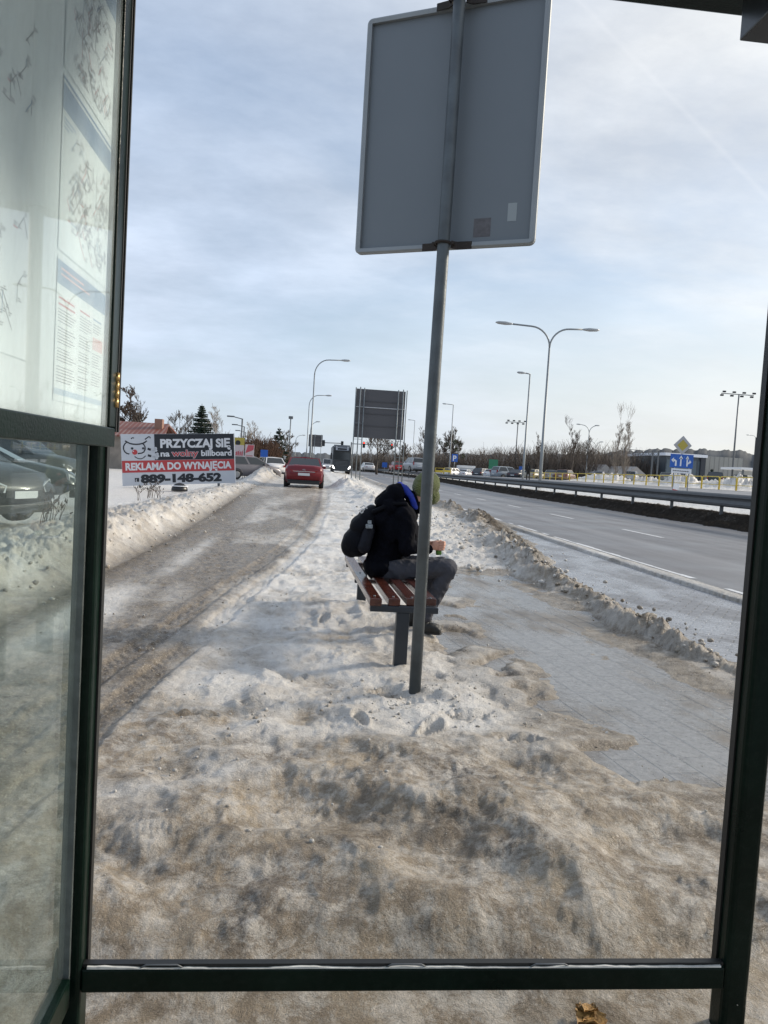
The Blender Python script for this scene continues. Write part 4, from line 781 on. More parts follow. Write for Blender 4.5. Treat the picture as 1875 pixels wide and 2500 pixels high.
    m_ = MB(); m_.tube([(0, 0, .120), (0, 0, .138)], .0135, 12); m_.build('cap', mat('pale_cap', (.55, .55, .50), .5), bt)
person()
# ------------------------------------------------------------------ vehicles
def car(name, loc, rz, colour, kind='hatch', label='', group=None, plate=True, parts=True, lit=False):
    """length along local Y (front at +Y)"""
    root = empty(name, loc, rz, label, {'van': 'van'}.get(kind, 'car'), group)
    key = 'car_paint_%02d%02d%02d' % tuple(int(c*99) for c in colour); PT = mat(key, colour, .36, .1, .04, 3, coat=.4, spec=.35)
    D = {'sedan': (4.6, 1.8, 1.44, .58, [(-2.30, .62, .90), (-2.22, .50, 1.02), (-1.55, .34, 1.06), (-.7, .28, .98), (.9, .28, .98), (1.35, .34, .94), (2.05, .46, .80), (2.30, .60, .62)], (-1.75, -1.02, .30, 1.22)),
         'hatch': (4.1, 1.76, 1.50, .58, [(-2.02, .60, .92), (-1.95, .45, 1.0), (-1.4, .34, 1.0), (-.6, .28, 1.0), (.8, .28, 1.0), (1.2, .34, .97), (1.85, .46, .84), (2.05, .62, .62)], (-1.93, -1.45, .25, 1.15)),
         'suv': (4.5, 1.86, 1.72, .62, [(-2.22, .66, 1.05), (-2.15, .52, 1.12), (-1.5, .42, 1.12), (-.6, .36, 1.12), (1.0, .36, 1.12), (1.3, .42, 1.08), (2.05, .52, .96), (2.25, .68, .70)], (-2.15, -1.75, .35, 1.2)),
         'van': (5.2, 1.95, 2.15, .62, [(-2.6, .60, 1.15), (-2.58, .50, 1.2), (-1.7, .40, 1.2), (-.6, .36, 1.2), (1.2, .36, 1.2), (1.7, .42, 1.12), (2.35, .50, .95), (2.6, .66, .70)], (-2.57, -2.45, 1.15, 1.95))}[kind]
    L_, W, H_, wr, st, gh_ = D; hw = W/2; zb0 = .22
    st = [(a, b-.3 if False else b, c) for a, b, c in st]
    mb = MB(); rings = []
    for (y, zb, zt) in st:
        e = abs(y)/(L_/2); w = hw*(1-.13*max(0, e-.62)/.38); zl = max(zb0, zb-.18 if e > .85 else zb0)
        rings.append([(-w*.86, y, zl), (-w*.97, y, zl+.10), (-w, y, (zl+zt)*.5), (-w*.985, y, zt-.12), (-w*.90, y, zt-.01), (-w*.5, y, zt+.025), (w*.5, y, zt+.025), (w*.90, y, zt-.01), (w*.985, y, zt-.12), (w, y, (zl+zt)*.5), (w*.97, y, zl+.10), (w*.86, y, zl)])
    v = [p for r in rings for p in r]; n = 12; f = []
    for i in range(len(rings)-1):
        for k in range(n): f.append((i*n+k, (i+1)*n+k, (i+1)*n+(k+1) % n, i*n+(k+1) % n))
    f.append(tuple(range(n))); f.append(tuple((len(rings)-1)*n+k for k in range(n))[::-1]); mb.add(v, f, True)
    # greenhouse
    ya, yb, yc, yd = gh_; zt = H_; zbelt = st[3][2]-.03; tw = .80
    wB = hw*.93; wT = hw*.74 if kind != 'van' else hw*.86
    g = [(-wB, ya, zbelt), (-wT, yb, zt-.03), (-wT, yc, zt-.02), (-wB, yd, zbelt), (wB, ya, zbelt), (wT, yb, zt-.03), (wT, yc, zt-.02), (wB, yd, zbelt), (0, yb+.03, zt+.015), (0, yc-.03, zt+.02)]
    mb.add(g, [(0, 1, 2, 3), (7, 6, 5, 4), (0, 4, 5, 1), (1, 5, 8), (3, 2, 6, 7), (2, 9, 6), (1, 8, 9, 2), (8, 5, 6, 9)], False)
    mb.build('body', PT, root)
    def inset(c, a=.07, off=.006):
        c = [Vector(p) for p in c]; m_ = sum(c, Vector())/len(c); nrm = (c[1]-c[0]).cross(c[2]-c[1]).normalized(); ctr = Vector((0, (ya+yd)/2, (zbelt+zt)/2))
        if nrm.dot(m_-ctr) < 0: nrm = -nrm
        out = []
        for p in c:
            d = (m_-p); d = d.normalized()*a*1.25; out.append(p+d+nrm*off)
        return out
    def pane(name_, c, a=.07):
        q = MB(); o_ = inset(c, a); m_ = sum(o_, Vector())/len(o_); q.poly(o_); return q.build(name_, M_CGLASS, root)
    pane('rear_window', (g[0], g[4], g[5], g[1])); pane('windscreen', (g[3], g[7], g[6], g[2]))
    for sg in (0, 4):
        A, B_, C_, D_ = [Vector(p) for p in (g[sg], g[sg+1], g[sg+2], g[sg+3])]; t = .52; m1 = A.lerp(D_, t); m2 = B_.lerp(C_, t)
        if kind != 'van': pane('side_window', (A, m1, m2, B_), .06)
        pane('side_window', (m1, D_, C_, m2), .06)
    wy = (-L_*.29, L_*.31)
    R_ = wr/2+.02
    for y in wy:
        for sg in (-1, 1):
            a = MB(); a.tube([(sg*(hw-.19), y, R_), (sg*(hw+.005), y, R_)], R_, 20); w_ = a.build('wheel', M_TYRE, root)
            b_ = MB(); b_.tube([(sg*(hw+.003), y, R_), (sg*(hw+.016), y, R_)], [R_*.66, R_*.60], 14); b_.build('rim', M_RIM, w_)
            h = MB(); 
            pts = [(sg*(hw-.004), y+(R_+.065)*math.cos(t), R_+(R_+.065)*math.sin(t)) for t in np.linspace(.05, math.pi-.05, 12)]; h.tube(pts, .022, 6); h.build('wheel_arch', M_BLACK, root)
    yr = -L_/2; yf = L_/2; zt_r = st[0][2]; zt_f = st[-1][2]
    RL = mat('tail_light_red', (.30, .012, .012), .2, coat=.5); HL = mat('headlight_lens', (.55, .57, .58), .12, .3, coat=.5, emit=(1, .96, .88) if False else None)
    HLL = mat('headlight_lit', (.8, .8, .8), .2, emit=(1, .97, .90), es=6)
    for sg in (-1, 1):
        a = MB()
        if kind in ('van', 'suv'): a.box((sg*hw*.80-.05, yr-.035, zt_r-.22), (sg*hw*.80+.05, yr+.1, zt_r+.18))
        elif kind == 'hatch': a.box((sg*hw*.78-.09, yr-.02, zt_r-.16), (sg*hw*.78+.09, yr+.1, zt_r-.005))
        else: a.poly([(sg*hw*.905, yr+.06, zt_r-.015), (sg*hw*.905, yr+.06, zt_r-.14), (sg*hw*.60, yr-.022, zt_r-.16), (sg*hw*.36, yr-.022, zt_r-.125), (sg*hw*.36, yr-.022, zt_r-.085), (sg*hw*.62, yr-.022, zt_r-.06)], (0, .05, 0))
        a.build('tail_light', RL, root)
        a = MB(); a.poly([(sg*hw*.86, yf-.13, zt_f+.13), (sg*hw*.86, yf-.09, zt_f-.04), (sg*hw*.52, yf+.012, zt_f-.08), (sg*hw*.47, yf+.004, zt_f+.03), (sg*hw*.62, yf-.05, zt_f+.09)], (0, -.05, 0)); a.build('headlight', HLL if lit else HL, root)
        a = MB(); a.box((sg*(hw+.02)-.07, gh_[3]-.48, zbelt-.02), (sg*(hw+.02)+.09, gh_[3]-.36, zbelt+.12)); a.build('mirror', PT, root, bevel=.02)
    a = MB(); a.box((-hw*.50, yf-.02, zt_f-.16), (hw*.50, yf+.016, zt_f-.03)); a.build('grille', M_BLACK, root, bevel=.01)
    a = MB(); a.box((-hw*.80, yr-.012, .22), (hw*.80, yr+.1, .36)); a.build('rear_bumper', M_BLACK, root, bevel=.015)
    a = MB(); a.box((-hw*.72, yf-.10, .22), (hw*.72, yf+.014, .36)); a.build('front_bumper', M_BLACK, root, bevel=.015)
    PLT = mat('number_plate', (.62, .64, .65), .5)
    for y_, z_, dy in ((yr-.026, zt_r-.30 if kind == 'sedan' else .62, 0), (yf+.020, .45, 0)):
        a = MB(); a.box((-.26, y_-.004, z_), (.26, y_+.006, z_+.115)); a.build('number_plate', PLT, root)
    return root
def on(x, y, dz=0): return (x, y, gh(x, y)+dz)
def vehicles():
    # red saloon seen from behind on the service lane
    y = 36.6; zc = float(P(655*K, 1055*K, 34.5).z)
    cr = car('parked_car', (-.47, y, zc-.02), rad(0), (.150, .003, .010), 'sedan', 'red saloon car seen from behind on the snowy service lane')
    yr = -2.3
    ch = mat('chrome_strip', (.6, .6, .6), .2, .9)
    a = MB(); a.box((-.50, yr-.028, .775), (.50, yr-.015, .795)); a.build('chrome_strip', ch, cr)
    a = MB(); a.box((-.80, yr-.030, .36), (.80, yr-.006, .40)); a.build('bumper_trim', M_BLACK, cr)
    a = MB(); a.tube([(0, yr+1.35, 1.44), (0, yr+1.25, 1.56)], .012, 6); a.build('aerial', M_BLACK, cr)
    a = MB(); a.tube([(-.07, yr-.03, .86), (0, yr-.03, .89), (.07, yr-.03, .86), (0, yr-.03, .83), (-.07, yr-.03, .86)], .008, 6); a.build('emblem', ch, cr)
    # dark cars on the left lot behind the glass wall
    for (u, v, Y, rz, c, k, lb, hgt) in ((20, 1090, 12.3, -108, (.018, .020, .022), 'hatch', 'dark car whose headlight and plate show nearest behind the glazed left wall', .22), (112, 1050, 16.6, -75, (.020, .035, .045), 'sedan', 'dark blue saloon parked behind the snow bank, second behind the glass wall', .2), (150, 1000, 25, -95, (.06, .065, .07), 'suv', 'grey car far back on the left lot in front of the concrete fence', .18)):
        p = P(u*K, v*K, Y); car('parked_car', (p.x-1.7 if k == 'hatch' else p.x-2.1, Y+.6, hgt-.02), rad(rz), c, k, lb)
    # lorry coming towards the camera
    def lorry(u0, u1, vb, Y, colour, label, lit):
        a0 = P(u0*K, vb*K, Y); a1 = P(u1*K, vb*K, Y); cx = (a0.x+a1.x)/2; z0 = float(base(np.array([cx]), np.array([Y]))[0])
        r = empty('lorry', (cx, Y, z0), math.pi, label, 'lorry'); W = 2.5; PT = mat('lorry_paint', colour, .4, .2, coat=.4)
        b = MB(); b.box((-1.22, -2.2, .95), (1.22, -.05, 3.55)); b.box((-1.20, -.06, .38), (1.20, .06, 1.05)); b.poly([(-1.1, -2.0, 3.55), (-1.1, -.75, 3.55), (-1.1, -1.5, 3.92), (-1.1, -2.0, 3.92)], (2.2, 0, 0)); b.build('cab', PT, r, bevel=.06)
        MB().poly([(-1.08, -.02, 1.95), (1.08, -.02, 1.95), (1.03, -.04, 2.95), (-1.03, -.04, 2.95)], (0, .03, 0)).build('windscreen', M_CGLASS, r)
        MB().box((-1.05, -.1, 2.98), (1.05, .22, 3.12)).build('sun_visor', M_BLACK, r, bevel=.02)
        gr = MB(); gr.box((-.85, -.02, .72), (.85, .035, 1.85)); gr.build('grille', M_BLACK, r)
        gs = mat('lorry_slats', (.10, .115, .13), .35, .3)
        for i in range(6): MB().box((-.82, .03, .80+.17*i), (.82, .052, .86+.17*i)).build('grille_slat', gs, r)
        MB().box((-.86, .0, 3.16), (.86, .04, 3.52)).build('roof_sign', mat('roof_sign_pale', (.42, .46, .52), .5), r); MB().box((-.62, .041, 3.23), (.62, .06, 3.45)).build('sign_face', M_BLACK, r)
        HLL = mat('headlight_lit', (.8, .8, .8), .2, emit=(1, .97, .90), es=6); HL = mat('headlight_lens', (.55, .57, .58), .12, .3)
        for sg in (-1, 1):
            MB().poly([(sg*1.18, .03, 1.15), (sg*1.20, .02, .78), (sg*.90, .075, .66), (sg*.93, .075, .80)], (0, .02, 0)).build('headlight', HLL if lit else HL, r)
            MB().box((sg*1.42-.10, -.35, 1.9), (sg*1.42+.10, -.2, 2.75)).build('mirror', M_BLACK, r, bevel=.03)
            MB().tube([(sg*.75, .03, 3.62), (sg*.75, .07, 3.62)], .09, 10).build('roof_lamp', HL, r)
            for y in (-1.3, -5, -9, -10.4): 
                t = MB(); t.tube([(sg*.95, y, .5), (sg*1.22, y, .5)], .5, 16); t.build('wheel', M_TYRE, r)
        MB().box((-1.22, -13.5, 1.15), (1.22, -2.5, 3.75)).build('trailer', mat('trailer_grey', (.10, .115, .13), .5), r, bevel=.03)
        MB().box((-1.0, -13.2, .7), (1.0, -2.0, 1.14)).build('chassis', M_BLACK, r)
        return r
    lorry(716, 757, 1022, 102, (.022, .030, .038), 'dark grey articulated lorry facing the camera on the near carriageway', True)
    p = P(707*K, 1015*K, 150); car('white_van', (p.x, 152, float(base(np.array([p.x]), np.array([152.]))[0])), math.pi, (.72, .72, .72), 'van', 'white van with lit headlights following behind the dark lorry', lit=True)
    p = P(693*K, 1012*K, 175); car('oncoming_car', (p.x, 175, float(base(np.array([p.x]), np.array([175.]))[0])), math.pi, (.10, .11, .12), 'sedan', 'small distant car with lit headlights left of the white van', lit=True)
    # traffic on the far carriageway
    for u, Y, k, c, rz, lb in ((897, 118, 'sedan', (.70, .70, .70), 5, 'white saloon on the far carriageway right of the big board posts'), (1010, 92, 'suv', (.40, .42, .44), 10, 'silver estate car on the far carriageway just left of the green hat'), (968, 112, 'hatch', (.45, .02, .02), 5, 'red hatchback on the far carriageway between white saloon and silver estate')):
        p = P(u, 1140, Y); z0 = float(base(np.array([min(p.x, 24.)]), np.array([float(Y)]))[0]); zb = max(z0, P(u, 1152, Y).z-.0); car('passing_car', (p.x, Y, zb), rad(rz), c, k, lb)
    # parked cars on the lot beyond the yellow railings
    rows = [(1105, 1158, 118, 'hatch', (.70, .70, .70), 60, 'white hatchback on the lot under the blue parking sign'),
            (1135, 1160, 120, 'sedan', (.72, .72, .73), 70, 'white saloon in front of the white box trailer'),
            (1178, 1160, 112, 'hatch', (.05, .06, .07), 60, 'dark hatchback between two white cars on the lot'),
            (1200, 1162, 108, 'sedan', (.68, .69, .70), 75, 'snow dusted white saloon left of the blue grey off-roader'),
            (1236, 1163, 100, 'suv', (.30, .34, .38), 35, 'blue grey off-roader with white roof beside the tall lamp posts'),
            (1268, 1165, 98, 'sedan', (.045, .05, .06), 60, 'dark saloon directly left of the tall twin arm lamp post'),
            (1305, 1166, 96, 'hatch', (.40, .36, .28), 60, 'beige hatchback just behind the foot of the tall lamp post'),
            (1348, 1167, 94, 'sedan', (.30, .29, .26), 75, 'grey beige saloon right of the tall lamp post'),
            (1380, 1168, 92, 'hatch', (.20, .12, .09), 65, 'brown hatchback left of the first snow heap'),
            (1462, 1169, 96, 'sedan', (.30, .31, .33), 75, 'grey saloon half hidden between the first two snow heaps'),
            (1540, 1170, 96, 'hatch', (.36, .37, .38), 70, 'pale grey hatchback behind the middle snow heap'),
            (1625, 1171, 98, 'sedan', (.20, .22, .20), 75, 'grey green saloon left of the sign posts'),
            (1673, 1177, 84, 'sedan', (.055, .035, .055), 78, 'dark purple saloon parked right behind the lane sign posts'),
            (1745, 1182, 80, 'suv', (.022, .035, .032), 70, 'dark green estate car parked second from the right end'),
            (1815, 1186, 76, 'hatch', (.016, .018, .018), 55, 'black hatchback nearest the right post of the shelter')]
    for u, v, Y, k, c, rz, lb in rows:
        p = P(u, v+6, Y); z0 = max(p.z, 1.12) if False else p.z
        car('parked_car', (p.x, Y, z0-.12), rad(rz-100), c, k, lb, 'cars parked beyond the yellow railings')
vehicles()
# ------------------------------------------------------------------ billboard
def billboard():
    a = P(265*K, 1050*K, 34.0); b = P(508*K, 1043*K, 35.4); ex = (b-a).normalized(); W = (b-a).length; ny = Vector((ex.y, -ex.x, 0)).normalized(); ez = ny.cross(ex)*-1
    if ez.z < 0: ez = -ez
    H_ = 2.26
    root = empty('billboard', a, 0, 'low advertising billboard in white, black and red lettering standing on the snowy verge', 'billboard')
    def MM(x, z, d=0): o = ex*x+ez*z+ny*d; return Matrix(((ex.x, ez.x, ny.x, o.x), (ex.y, ez.y, ny.y, o.y), (ex.z, ez.z, ny.z, o.z), (0, 0, 0, 1)))
    I = MM(0, 0)
    BW = mat('billboard_white', (.50, .53, .58), .6); BK = mat('billboard_black', (.010, .014, .022), .55); BR = mat('billboard_red', (.42, .045, .05), .55); TX = mat('billboard_text_white', (.62, .64, .68), .6)
    def rect(x0, x1, z0, z1, d, mt, nm):
        m_ = MB(); m_.box((x0, z0, d-.004), (x1, z1, d)); return m_.build(nm, mt, root, M=I)
    m_ = MB(); m_.box((0, 0, -.06), (W, H_, 0)); m_.build('board', BW, root, M=I)
    rect(W*.285, W-.01, H_*.49, H_-.01, .006, BK, 'black_field'); rect(.01, W-.01, H_*.255, H_*.485, .006, BR, 'red_band')
    # paint splash at the edge of the black field, hand-like white fingers
    for i, (x, z) in enumerate(((.268, .735), (.272, .675), (.268, .60), (.275, .555))):
        m_ = MB(); m_.tube([(W*(x-.035), H_*z, .008), (W*(x+.035), H_*(z+.008), .008)], .05, 10); m_.build('cartoon_finger', BW, root, M=MM(0, 0)) if False else None
    def fit(body, x, z, w, h, mt, bold=.02, name='lettering', sp=1.0, d=.010):
        o = text_mesh(body, 1, mt, name, root, Matrix.Identity(4), bold, spacing=sp); xs = [v.co.x for v in o.data.vertices]; ys = [v.co.y for v in o.data.vertices]
        cap = .73; sx = w/(max(xs)-min(xs)); sy = h/cap; o.data.transform(MM(x, z, d) @ Matrix.Diagonal((sx, sy, 1, 1)) @ Matrix.Translation((-min(xs), 0, 0))); return o
    fit('PRZYCZAJ SIĘ', W*.335, H_*.735, W*.635, H_*.165, TX, .045)
    fit('na', W*.335, H_*.56, W*.080, H_*.115, TX, .03)
    fit('wolny', W*.428, H_*.56, W*.245, H_*.125, BW, .055, d=.009); fit('wolny', W*.433, H_*.562, W*.235, H_*.122, BR, .022, d=.013)
    fit('billboard', W*.695, H_*.56, W*.280, H_*.115, TX, .03)
    fit('REKLAMA DO WYNAJĘCIA', W*.030, H_*.305, W*.940, H_*.140, TX, .042)
    fit('889-148-652', W*.155, H_*.055, W*.720, H_*.155, BK, .06)
    ph = MB(); ph.box((W*.105, H_*.075, .004), (W*.142, H_*.150, .008)); ph.build('phone_icon', BK, root, M=I)
    fit('(', W*.113, H_*.088, W*.012, H_*.045, TX, .02, 'phone_icon')
    # plain drawn face: two brow strokes, eyes, red nose, smile
    def curve(pts, r=.022, mt=BK, nm='drawn_line'):
        m_ = MB(); pp = []
        for i in range(len(pts)-1):
            for t in np.linspace(0, 1, 4, endpoint=False): pp.append(None) if False else None
        m_.tube([(W*x, H_*z, .004) for x, z in pts], r, 6); m_.build(nm, mt, root, M=I @ Matrix.Diagonal((1, 1, .35, 1)))
    t = np.linspace(0, 1, 12)
    arc = lambda cx, cz, rx, rz, a0, a1: [(cx+rx*math.cos(rad(a)), cz+rz*math.sin(rad(a))) for a in np.linspace(a0, a1, 14)]
    Q = lambda *pp: [((x-85)/3333, 1-(y-110)/1510) for x, y in pp]
    curve(Q((255, 345), (200, 385), (158, 460), (152, 540), (180, 620), (235, 670), (310, 690)), .028); curve(Q((690, 385), (735, 425), (765, 490), (762, 560), (725, 635), (660, 670), (550, 682)), .028)
    curve(Q((205, 305), (270, 350), (350, 388), (430, 405), (520, 412), (610, 405), (700, 385), (765, 355), (822, 308)), .030)
    curve(Q((375, 250), (400, 228), (432, 215), (458, 235)), .022); curve(Q((768, 270), (830, 225), (885, 188), (912, 200), (922, 240)), .024); curve(Q((455, 765), (510, 805), (570, 832), (640, 835), (710, 805), (772, 748)), .020)
    for a_, b_ in (((835, 542), (925, 575)), ((835, 735), (930, 762))): curve(Q(a_, b_), .050)
    def disc(x, y, r, mt, d, nm):
        (px_, pz_), = Q((x, y)); m_ = MB(); m_.tube([(W*px_, H_*pz_, -.002), (W*px_, H_*pz_, d)], r*W/3333, 18); m_.build(nm, mt, root, M=I @ Matrix(((1, 0, 0, 0), (0, 1, 0, 0), (0, 0, 1, 0), (0, 0, 0, 1))))
    disc(395, 530, 36, BK, .010, 'drawn_eye'); disc(708, 530, 34, BK, .010, 'drawn_eye'); disc(465, 640, 76, BR, .012, 'drawn_nose'); disc(425, 612, 16, TX, .014, 'nose_highlight')
    for x, y, r in ((1000, 560, 62), (1065, 535, 42), (1075, 600, 38), (1010, 620, 46), (1040, 745, 70), (1105, 700, 42), (1125, 765, 38), (1085, 820, 42), (1010, 800, 44)): disc(x, y, r, BW, .011, 'drawn_finger')
    for x in (.15, .5, .85):
        m_ = MB(); m_.box((W*x-.05, -.6, -.16), (W*x+.05, H_-.1, -.062)); m_.build('post', M_GALVD, root, M=I)
    m_ = MB(); m_.box((W-.004, -.5, -.06), (W+.035, H_+.01, .0)); m_.build('edge_post', M_WHITE, root, M=I)
    # dark round tub standing in front
    p = P(388*K, 1052*K, 32.6); r = empty('tub', (p.x, 32.6, gh(p.x, 32.6)+.03), 0, 'dark upturned tub with a snowy rim in front of the billboard digits', 'tub')
    m_ = MB(); pts = [(0, 0, 0), (0, 0, .10), (0, 0, .22), (0, 0, .31), (0, 0, .35)]; m_.tube(pts, [.34, .335, .28, .16, .03], 20); m_.build('tub_shell', M_BLACK, r)
    m_ = MB(); m_.tube([(.33*math.cos(q), .33*math.sin(q), .215) for q in np.linspace(0, 2*math.pi, 22)], .022, 6); m_.build('snow_rim', M_SNOWC, r)
    # withered weeds in the snow
    def weed(u, v, Y, n, hgt, seed, lb):
        p = P(u, v, Y); z = gh(p.x, Y); rr = random.Random(seed); st, hd = MB(), MB()
        for i in range(n):
            st.m = 0; a = rr.uniform(0, 6.28); l = hgt*rr.uniform(.5, 1); q0 = Vector((rr.uniform(-.12, .12), rr.uniform(-.1, .1), -.05)); q1 = q0+Vector((math.cos(a)*.12*l, math.sin(a)*.12*l, l*.6)); q2 = q1+Vector((math.cos(a)*.2*l, math.sin(a)*.2*l, l*.4))
            st.tube([q0, q1, q2], [.006, .005, .003], 4)
            for k in range(3):
                d = Vector((rr.uniform(-.12, .12), rr.uniform(-.12, .12), rr.uniform(.02, .14))); b0 = q1.lerp(q2, rr.random()); st.m = 0; st.tube([b0, b0+d], [.003, .002], 3); st.m = 1; st.tube([b0+d, b0+d*1.35+Vector((0, 0, .02))], [.014, .006], 4)
        w_ = empty('withered_weed', (p.x, Y, z), 0, lb, 'plant', 'withered weeds on the snowy verge'); st.build('stem', [M_BRUSH, mat('seed_heads', (.05, .035, .025), .9)], w_)
    weed(365, 1213, 24, 10, .55, 1, 'taller dark withered weed in the snow below the left part of the billboard')
    weed(385, 1215, 23, 6, .45, 2, 'short dark withered weed just right of the taller one')
    weed(338, 1218, 22, 4, .40, 3, 'thin pale withered weed nearest the shelter post')
    weed(120, 1240, 11.5, 12, .45, 4, 'brown withered weed on the snow bank seen through the glass wall')
billboard()
# ------------------------------------------------------------------ lamps and masts
def head(mb, c, d, l=.75, w=.30, h=.16):
    """flattened lamp head pointing along d"""
    c = Vector(c); d = Vector(d).normalized(); r = d.cross(Vector((0, 0, 1))).normalized(); u = r.cross(d); pr = [(0, .05, .04), (.12, .6, .6), (.45, 1, 1), (.85, .9, .8), (1, .4, .3)]; v = []; n = 8
    for t, a, b in pr:
        for k in range(n):
            q = 2*math.pi*k/n; v.append(c+d*(l*t)+r*(w/2*a*math.cos(q))+u*(h/2*b*math.sin(q)))
    mb.add(v, [(i*n+k, i*n+(k+1) % n, (i+1)*n+(k+1) % n, (i+1)*n+k) for i in range(len(pr)-1) for k in range(n)]+[tuple(range(n)), tuple(range((len(pr)-1)*n, len(pr)*n))[::-1]], True)
def lamp(x, y, z0, H_, arms, label, r0=.09, group=None, rise=1.3, bend=1.2, hl=.75, thin=1.0, Lt=None):
    """arms: list of (azimuth rad from +X, reach)"""
    root = empty('street_lamp', (x, y, z0), 0, label, 'street lamp', group)
    zt = H_-rise; p = MB(); p.tube([(0, 0, -.6), (0, 0, H_*.28), (0, 0, H_*.285), (0, 0, zt)], [r0*thin, r0*.95*thin, r0*.78*thin, r0*.55*thin], 10); p.build('pole', M_POLEG, root)
    for a, reach in arms:
        dx, dy = math.cos(a), math.sin(a); pts = []
        if rise > 0:
            for t in np.linspace(0, math.pi/2, 9): pts.append((dx*bend*(1-math.cos(t)), dy*bend*(1-math.cos(t)), zt+rise*math.sin(t)))
        else: pts.append((0, 0, zt))
        tip = Vector((dx*(reach-hl), dy*(reach-hl), H_+.05)); pts.append(tuple(tip)); m_ = MB(); m_.tube(pts, r0*.5*thin, 8); ar = m_.build('arm', M_POLEG, root)
        hm = MB(); head(hm, tip-Vector((dx, dy, 0))*.05, (dx, dy, .03), hl+.05, .22+.22*hl, .12+.12*hl); hm.build('lamp_head', M_LAMPG, root)
        gm = MB(); gm.box((-.09, -.16, -.01), (.09, .16, .03)); gm.build('lamp_glass', mat('lamp_lens', (.75, .76, .74), .3), root, M=Matrix.Translation(tip+Vector((dx, dy, 0))*hl*.55-Vector((0, 0, .075))) @ Matrix.Rotation(a+math.pi/2, 4, 'Z'))
    return root
def lamps():
    lm = lambda u, v, Y: P(u*K, v*K, Y)
    # the big twin lamp on the median
    top = lm(1183, 735, 56.4); bs = lm(1165, 1040, 56.4); l = lm(1075, 699, 56.4); r = lm(1293, 713, 56.4)
    z0 = gh(bs.x, 56.4); lamp(bs.x+.05, 56.4, z0, (l.z+r.z)/2-z0-.05, [(math.pi, bs.x-l.x+.2), (0, r.x-bs.x)], 'tall grey twin arm street lamp standing behind the guardrail, the largest one', .13, None, 1.5, 1.5, 1.3)
    # single lamps along the service lane
    for (ub, vt, Y, ut, vtip, lb) in ((670, 780, 72, 757, 781, 'tall grey single arm street lamp nearest behind the red car'), (662, 856, 106, 717, 856, 'grey single arm street lamp second in the row behind the red car'), (668, 911, 150, 692, 912, 'distant single arm lamp third in the row behind the red car'), (637, 940, 185, 660, 941, 'distant curved lamp left of the row behind the red car')):
        b = lm(ub, 985, Y); t = lm(ut, vtip, Y); z0 = max(0, float(base(np.array([b.x]), np.array([float(Y)]))[0])); lamp(b.x, Y, z0, t.z-z0, [(0, t.x-b.x)], lb, .10, 'single arm lamps along the service lane', 1.5, 1.3, .9)
    # slim lamps on the far side
    for (ub, vb, ut, vt, uh, Y, lb) in ((1127, 1030, 1145, 808, 1132, 62, 'slim single lamp post just left of the tall twin arm lamp'), (968, 1030, 973, 874, 964, 115, 'slim single lamp post just right of the grey pole'), (889, 1010, 893, 908, 887, 170, 'small far lamp post just left of the grey pole')):
        b = lm(ub, vb, Y); t = lm(ut, vt, Y); h = lm(uh, vt, Y); z0 = min(b.z, float(base(np.array([b.x]), np.array([float(Y)]))[0])); lamp(b.x+.1, Y, z0, t.z-z0, [(math.pi, max(.9, b.x-h.x+.7))], lb, .10, 'slim lamp posts beyond the road', 0, 0, .7)
    # twin lamps further off
    for (ub, ul, ur, vt, Y, lb) in ((1267, 1245, 1296, 917, 130, 'smaller twin arm lamp, the higher of two before the pale bare trees'), (1284, 1267, 1304, 953, 175, 'small far twin arm lamp, the lower of two before the pale bare trees'), (1560+175-105, 1552+60, 1598+60, 940, 190, 'faint far twin arm lamp above the grey hall roof')):
        b = lm(ub, 1010, Y); l = lm(ul, vt, Y); r = lm(ur, vt, Y); lamp(b.x, Y, .9, l.z-.9, [(math.pi, b.x-l.x), (0, r.x-b.x)], lb, .11, 'far twin arm lamps', 1.4, 1.3, .9)
    # left grey lamps beside the yellow sign
    for (ub, vt, ul, Y, lb) in ((519, 900, 493, 70, 'dark angular lamp nearest beside the yellow round sign'), (524, 917, 503, 88, 'dark angular lamp second beside the yellow round sign'), (527, 929, 510, 108, 'dark angular lamp third beside the yellow round sign')):
        b = lm(ub, 1000, Y); t = lm(ub, vt+4, Y); l = lm(ul, vt, Y); r_ = empty('street_lamp', (b.x, Y, .1), 0, lb, 'street lamp', 'angular lamps by the yellow sign'); H_ = t.z-.1
        MB().tube([(0, 0, 0), (0, 0, H_)], .07, 8).build('pole', M_GALVD, r_); MB().bar((0, 0, H_-.04), (l.x-b.x+.5, 0, H_+.12), .08).build('arm', M_GALVD, r_); MB().box((l.x-b.x-.1, -.12, H_+.08), (l.x-b.x+.55, .12, H_+.20)).build('lamp_head', M_GALVD, r_)
    # floodlight masts
    for (ub, vb, ut, vt, ul, ur, Y, n, lb) in ((1579, 1024, 1594, 852, 1558, 1628, 115, 4, 'floodlight mast with cross bar at the right edge over the grey hall'), (1110, 1015, 1113, 912, 1094, 1133, 160, 4, 'floodlight mast with cross bar left of the tall twin arm lamp')):
        b = lm(ub, vb, Y); t = lm(ut, vt, Y); l = lm(ul, vt, Y); r = lm(ur, vt, Y); x0 = b.x+.2; z0 = min(b.z, 1.3); H_ = t.z-z0; root = empty('floodlight_mast', (x0, Y, z0), 0, lb, 'floodlight mast'); MB().tube([(0, 0, -.5), (0, 0, H_)], [.17, .10], 10).build('mast', M_GALVD, root)
        MB().bar((l.x-x0, 0, H_), (r.x-x0, 0, H_), .12).build('cross_bar', M_GALVD, root)
        for i in range(n):
            for dz, ex_ in ((-.28, -.1), (.30, .25)):
                x = (l.x-x0) + (r.x-l.x)*(i+.12)/(n-.76)+ex_; MB().box((x-.24, -.2, H_+dz-.13), (x+.24, .12, H_+dz+.13)).build('floodlight', M_BLACK, root, bevel=.04)
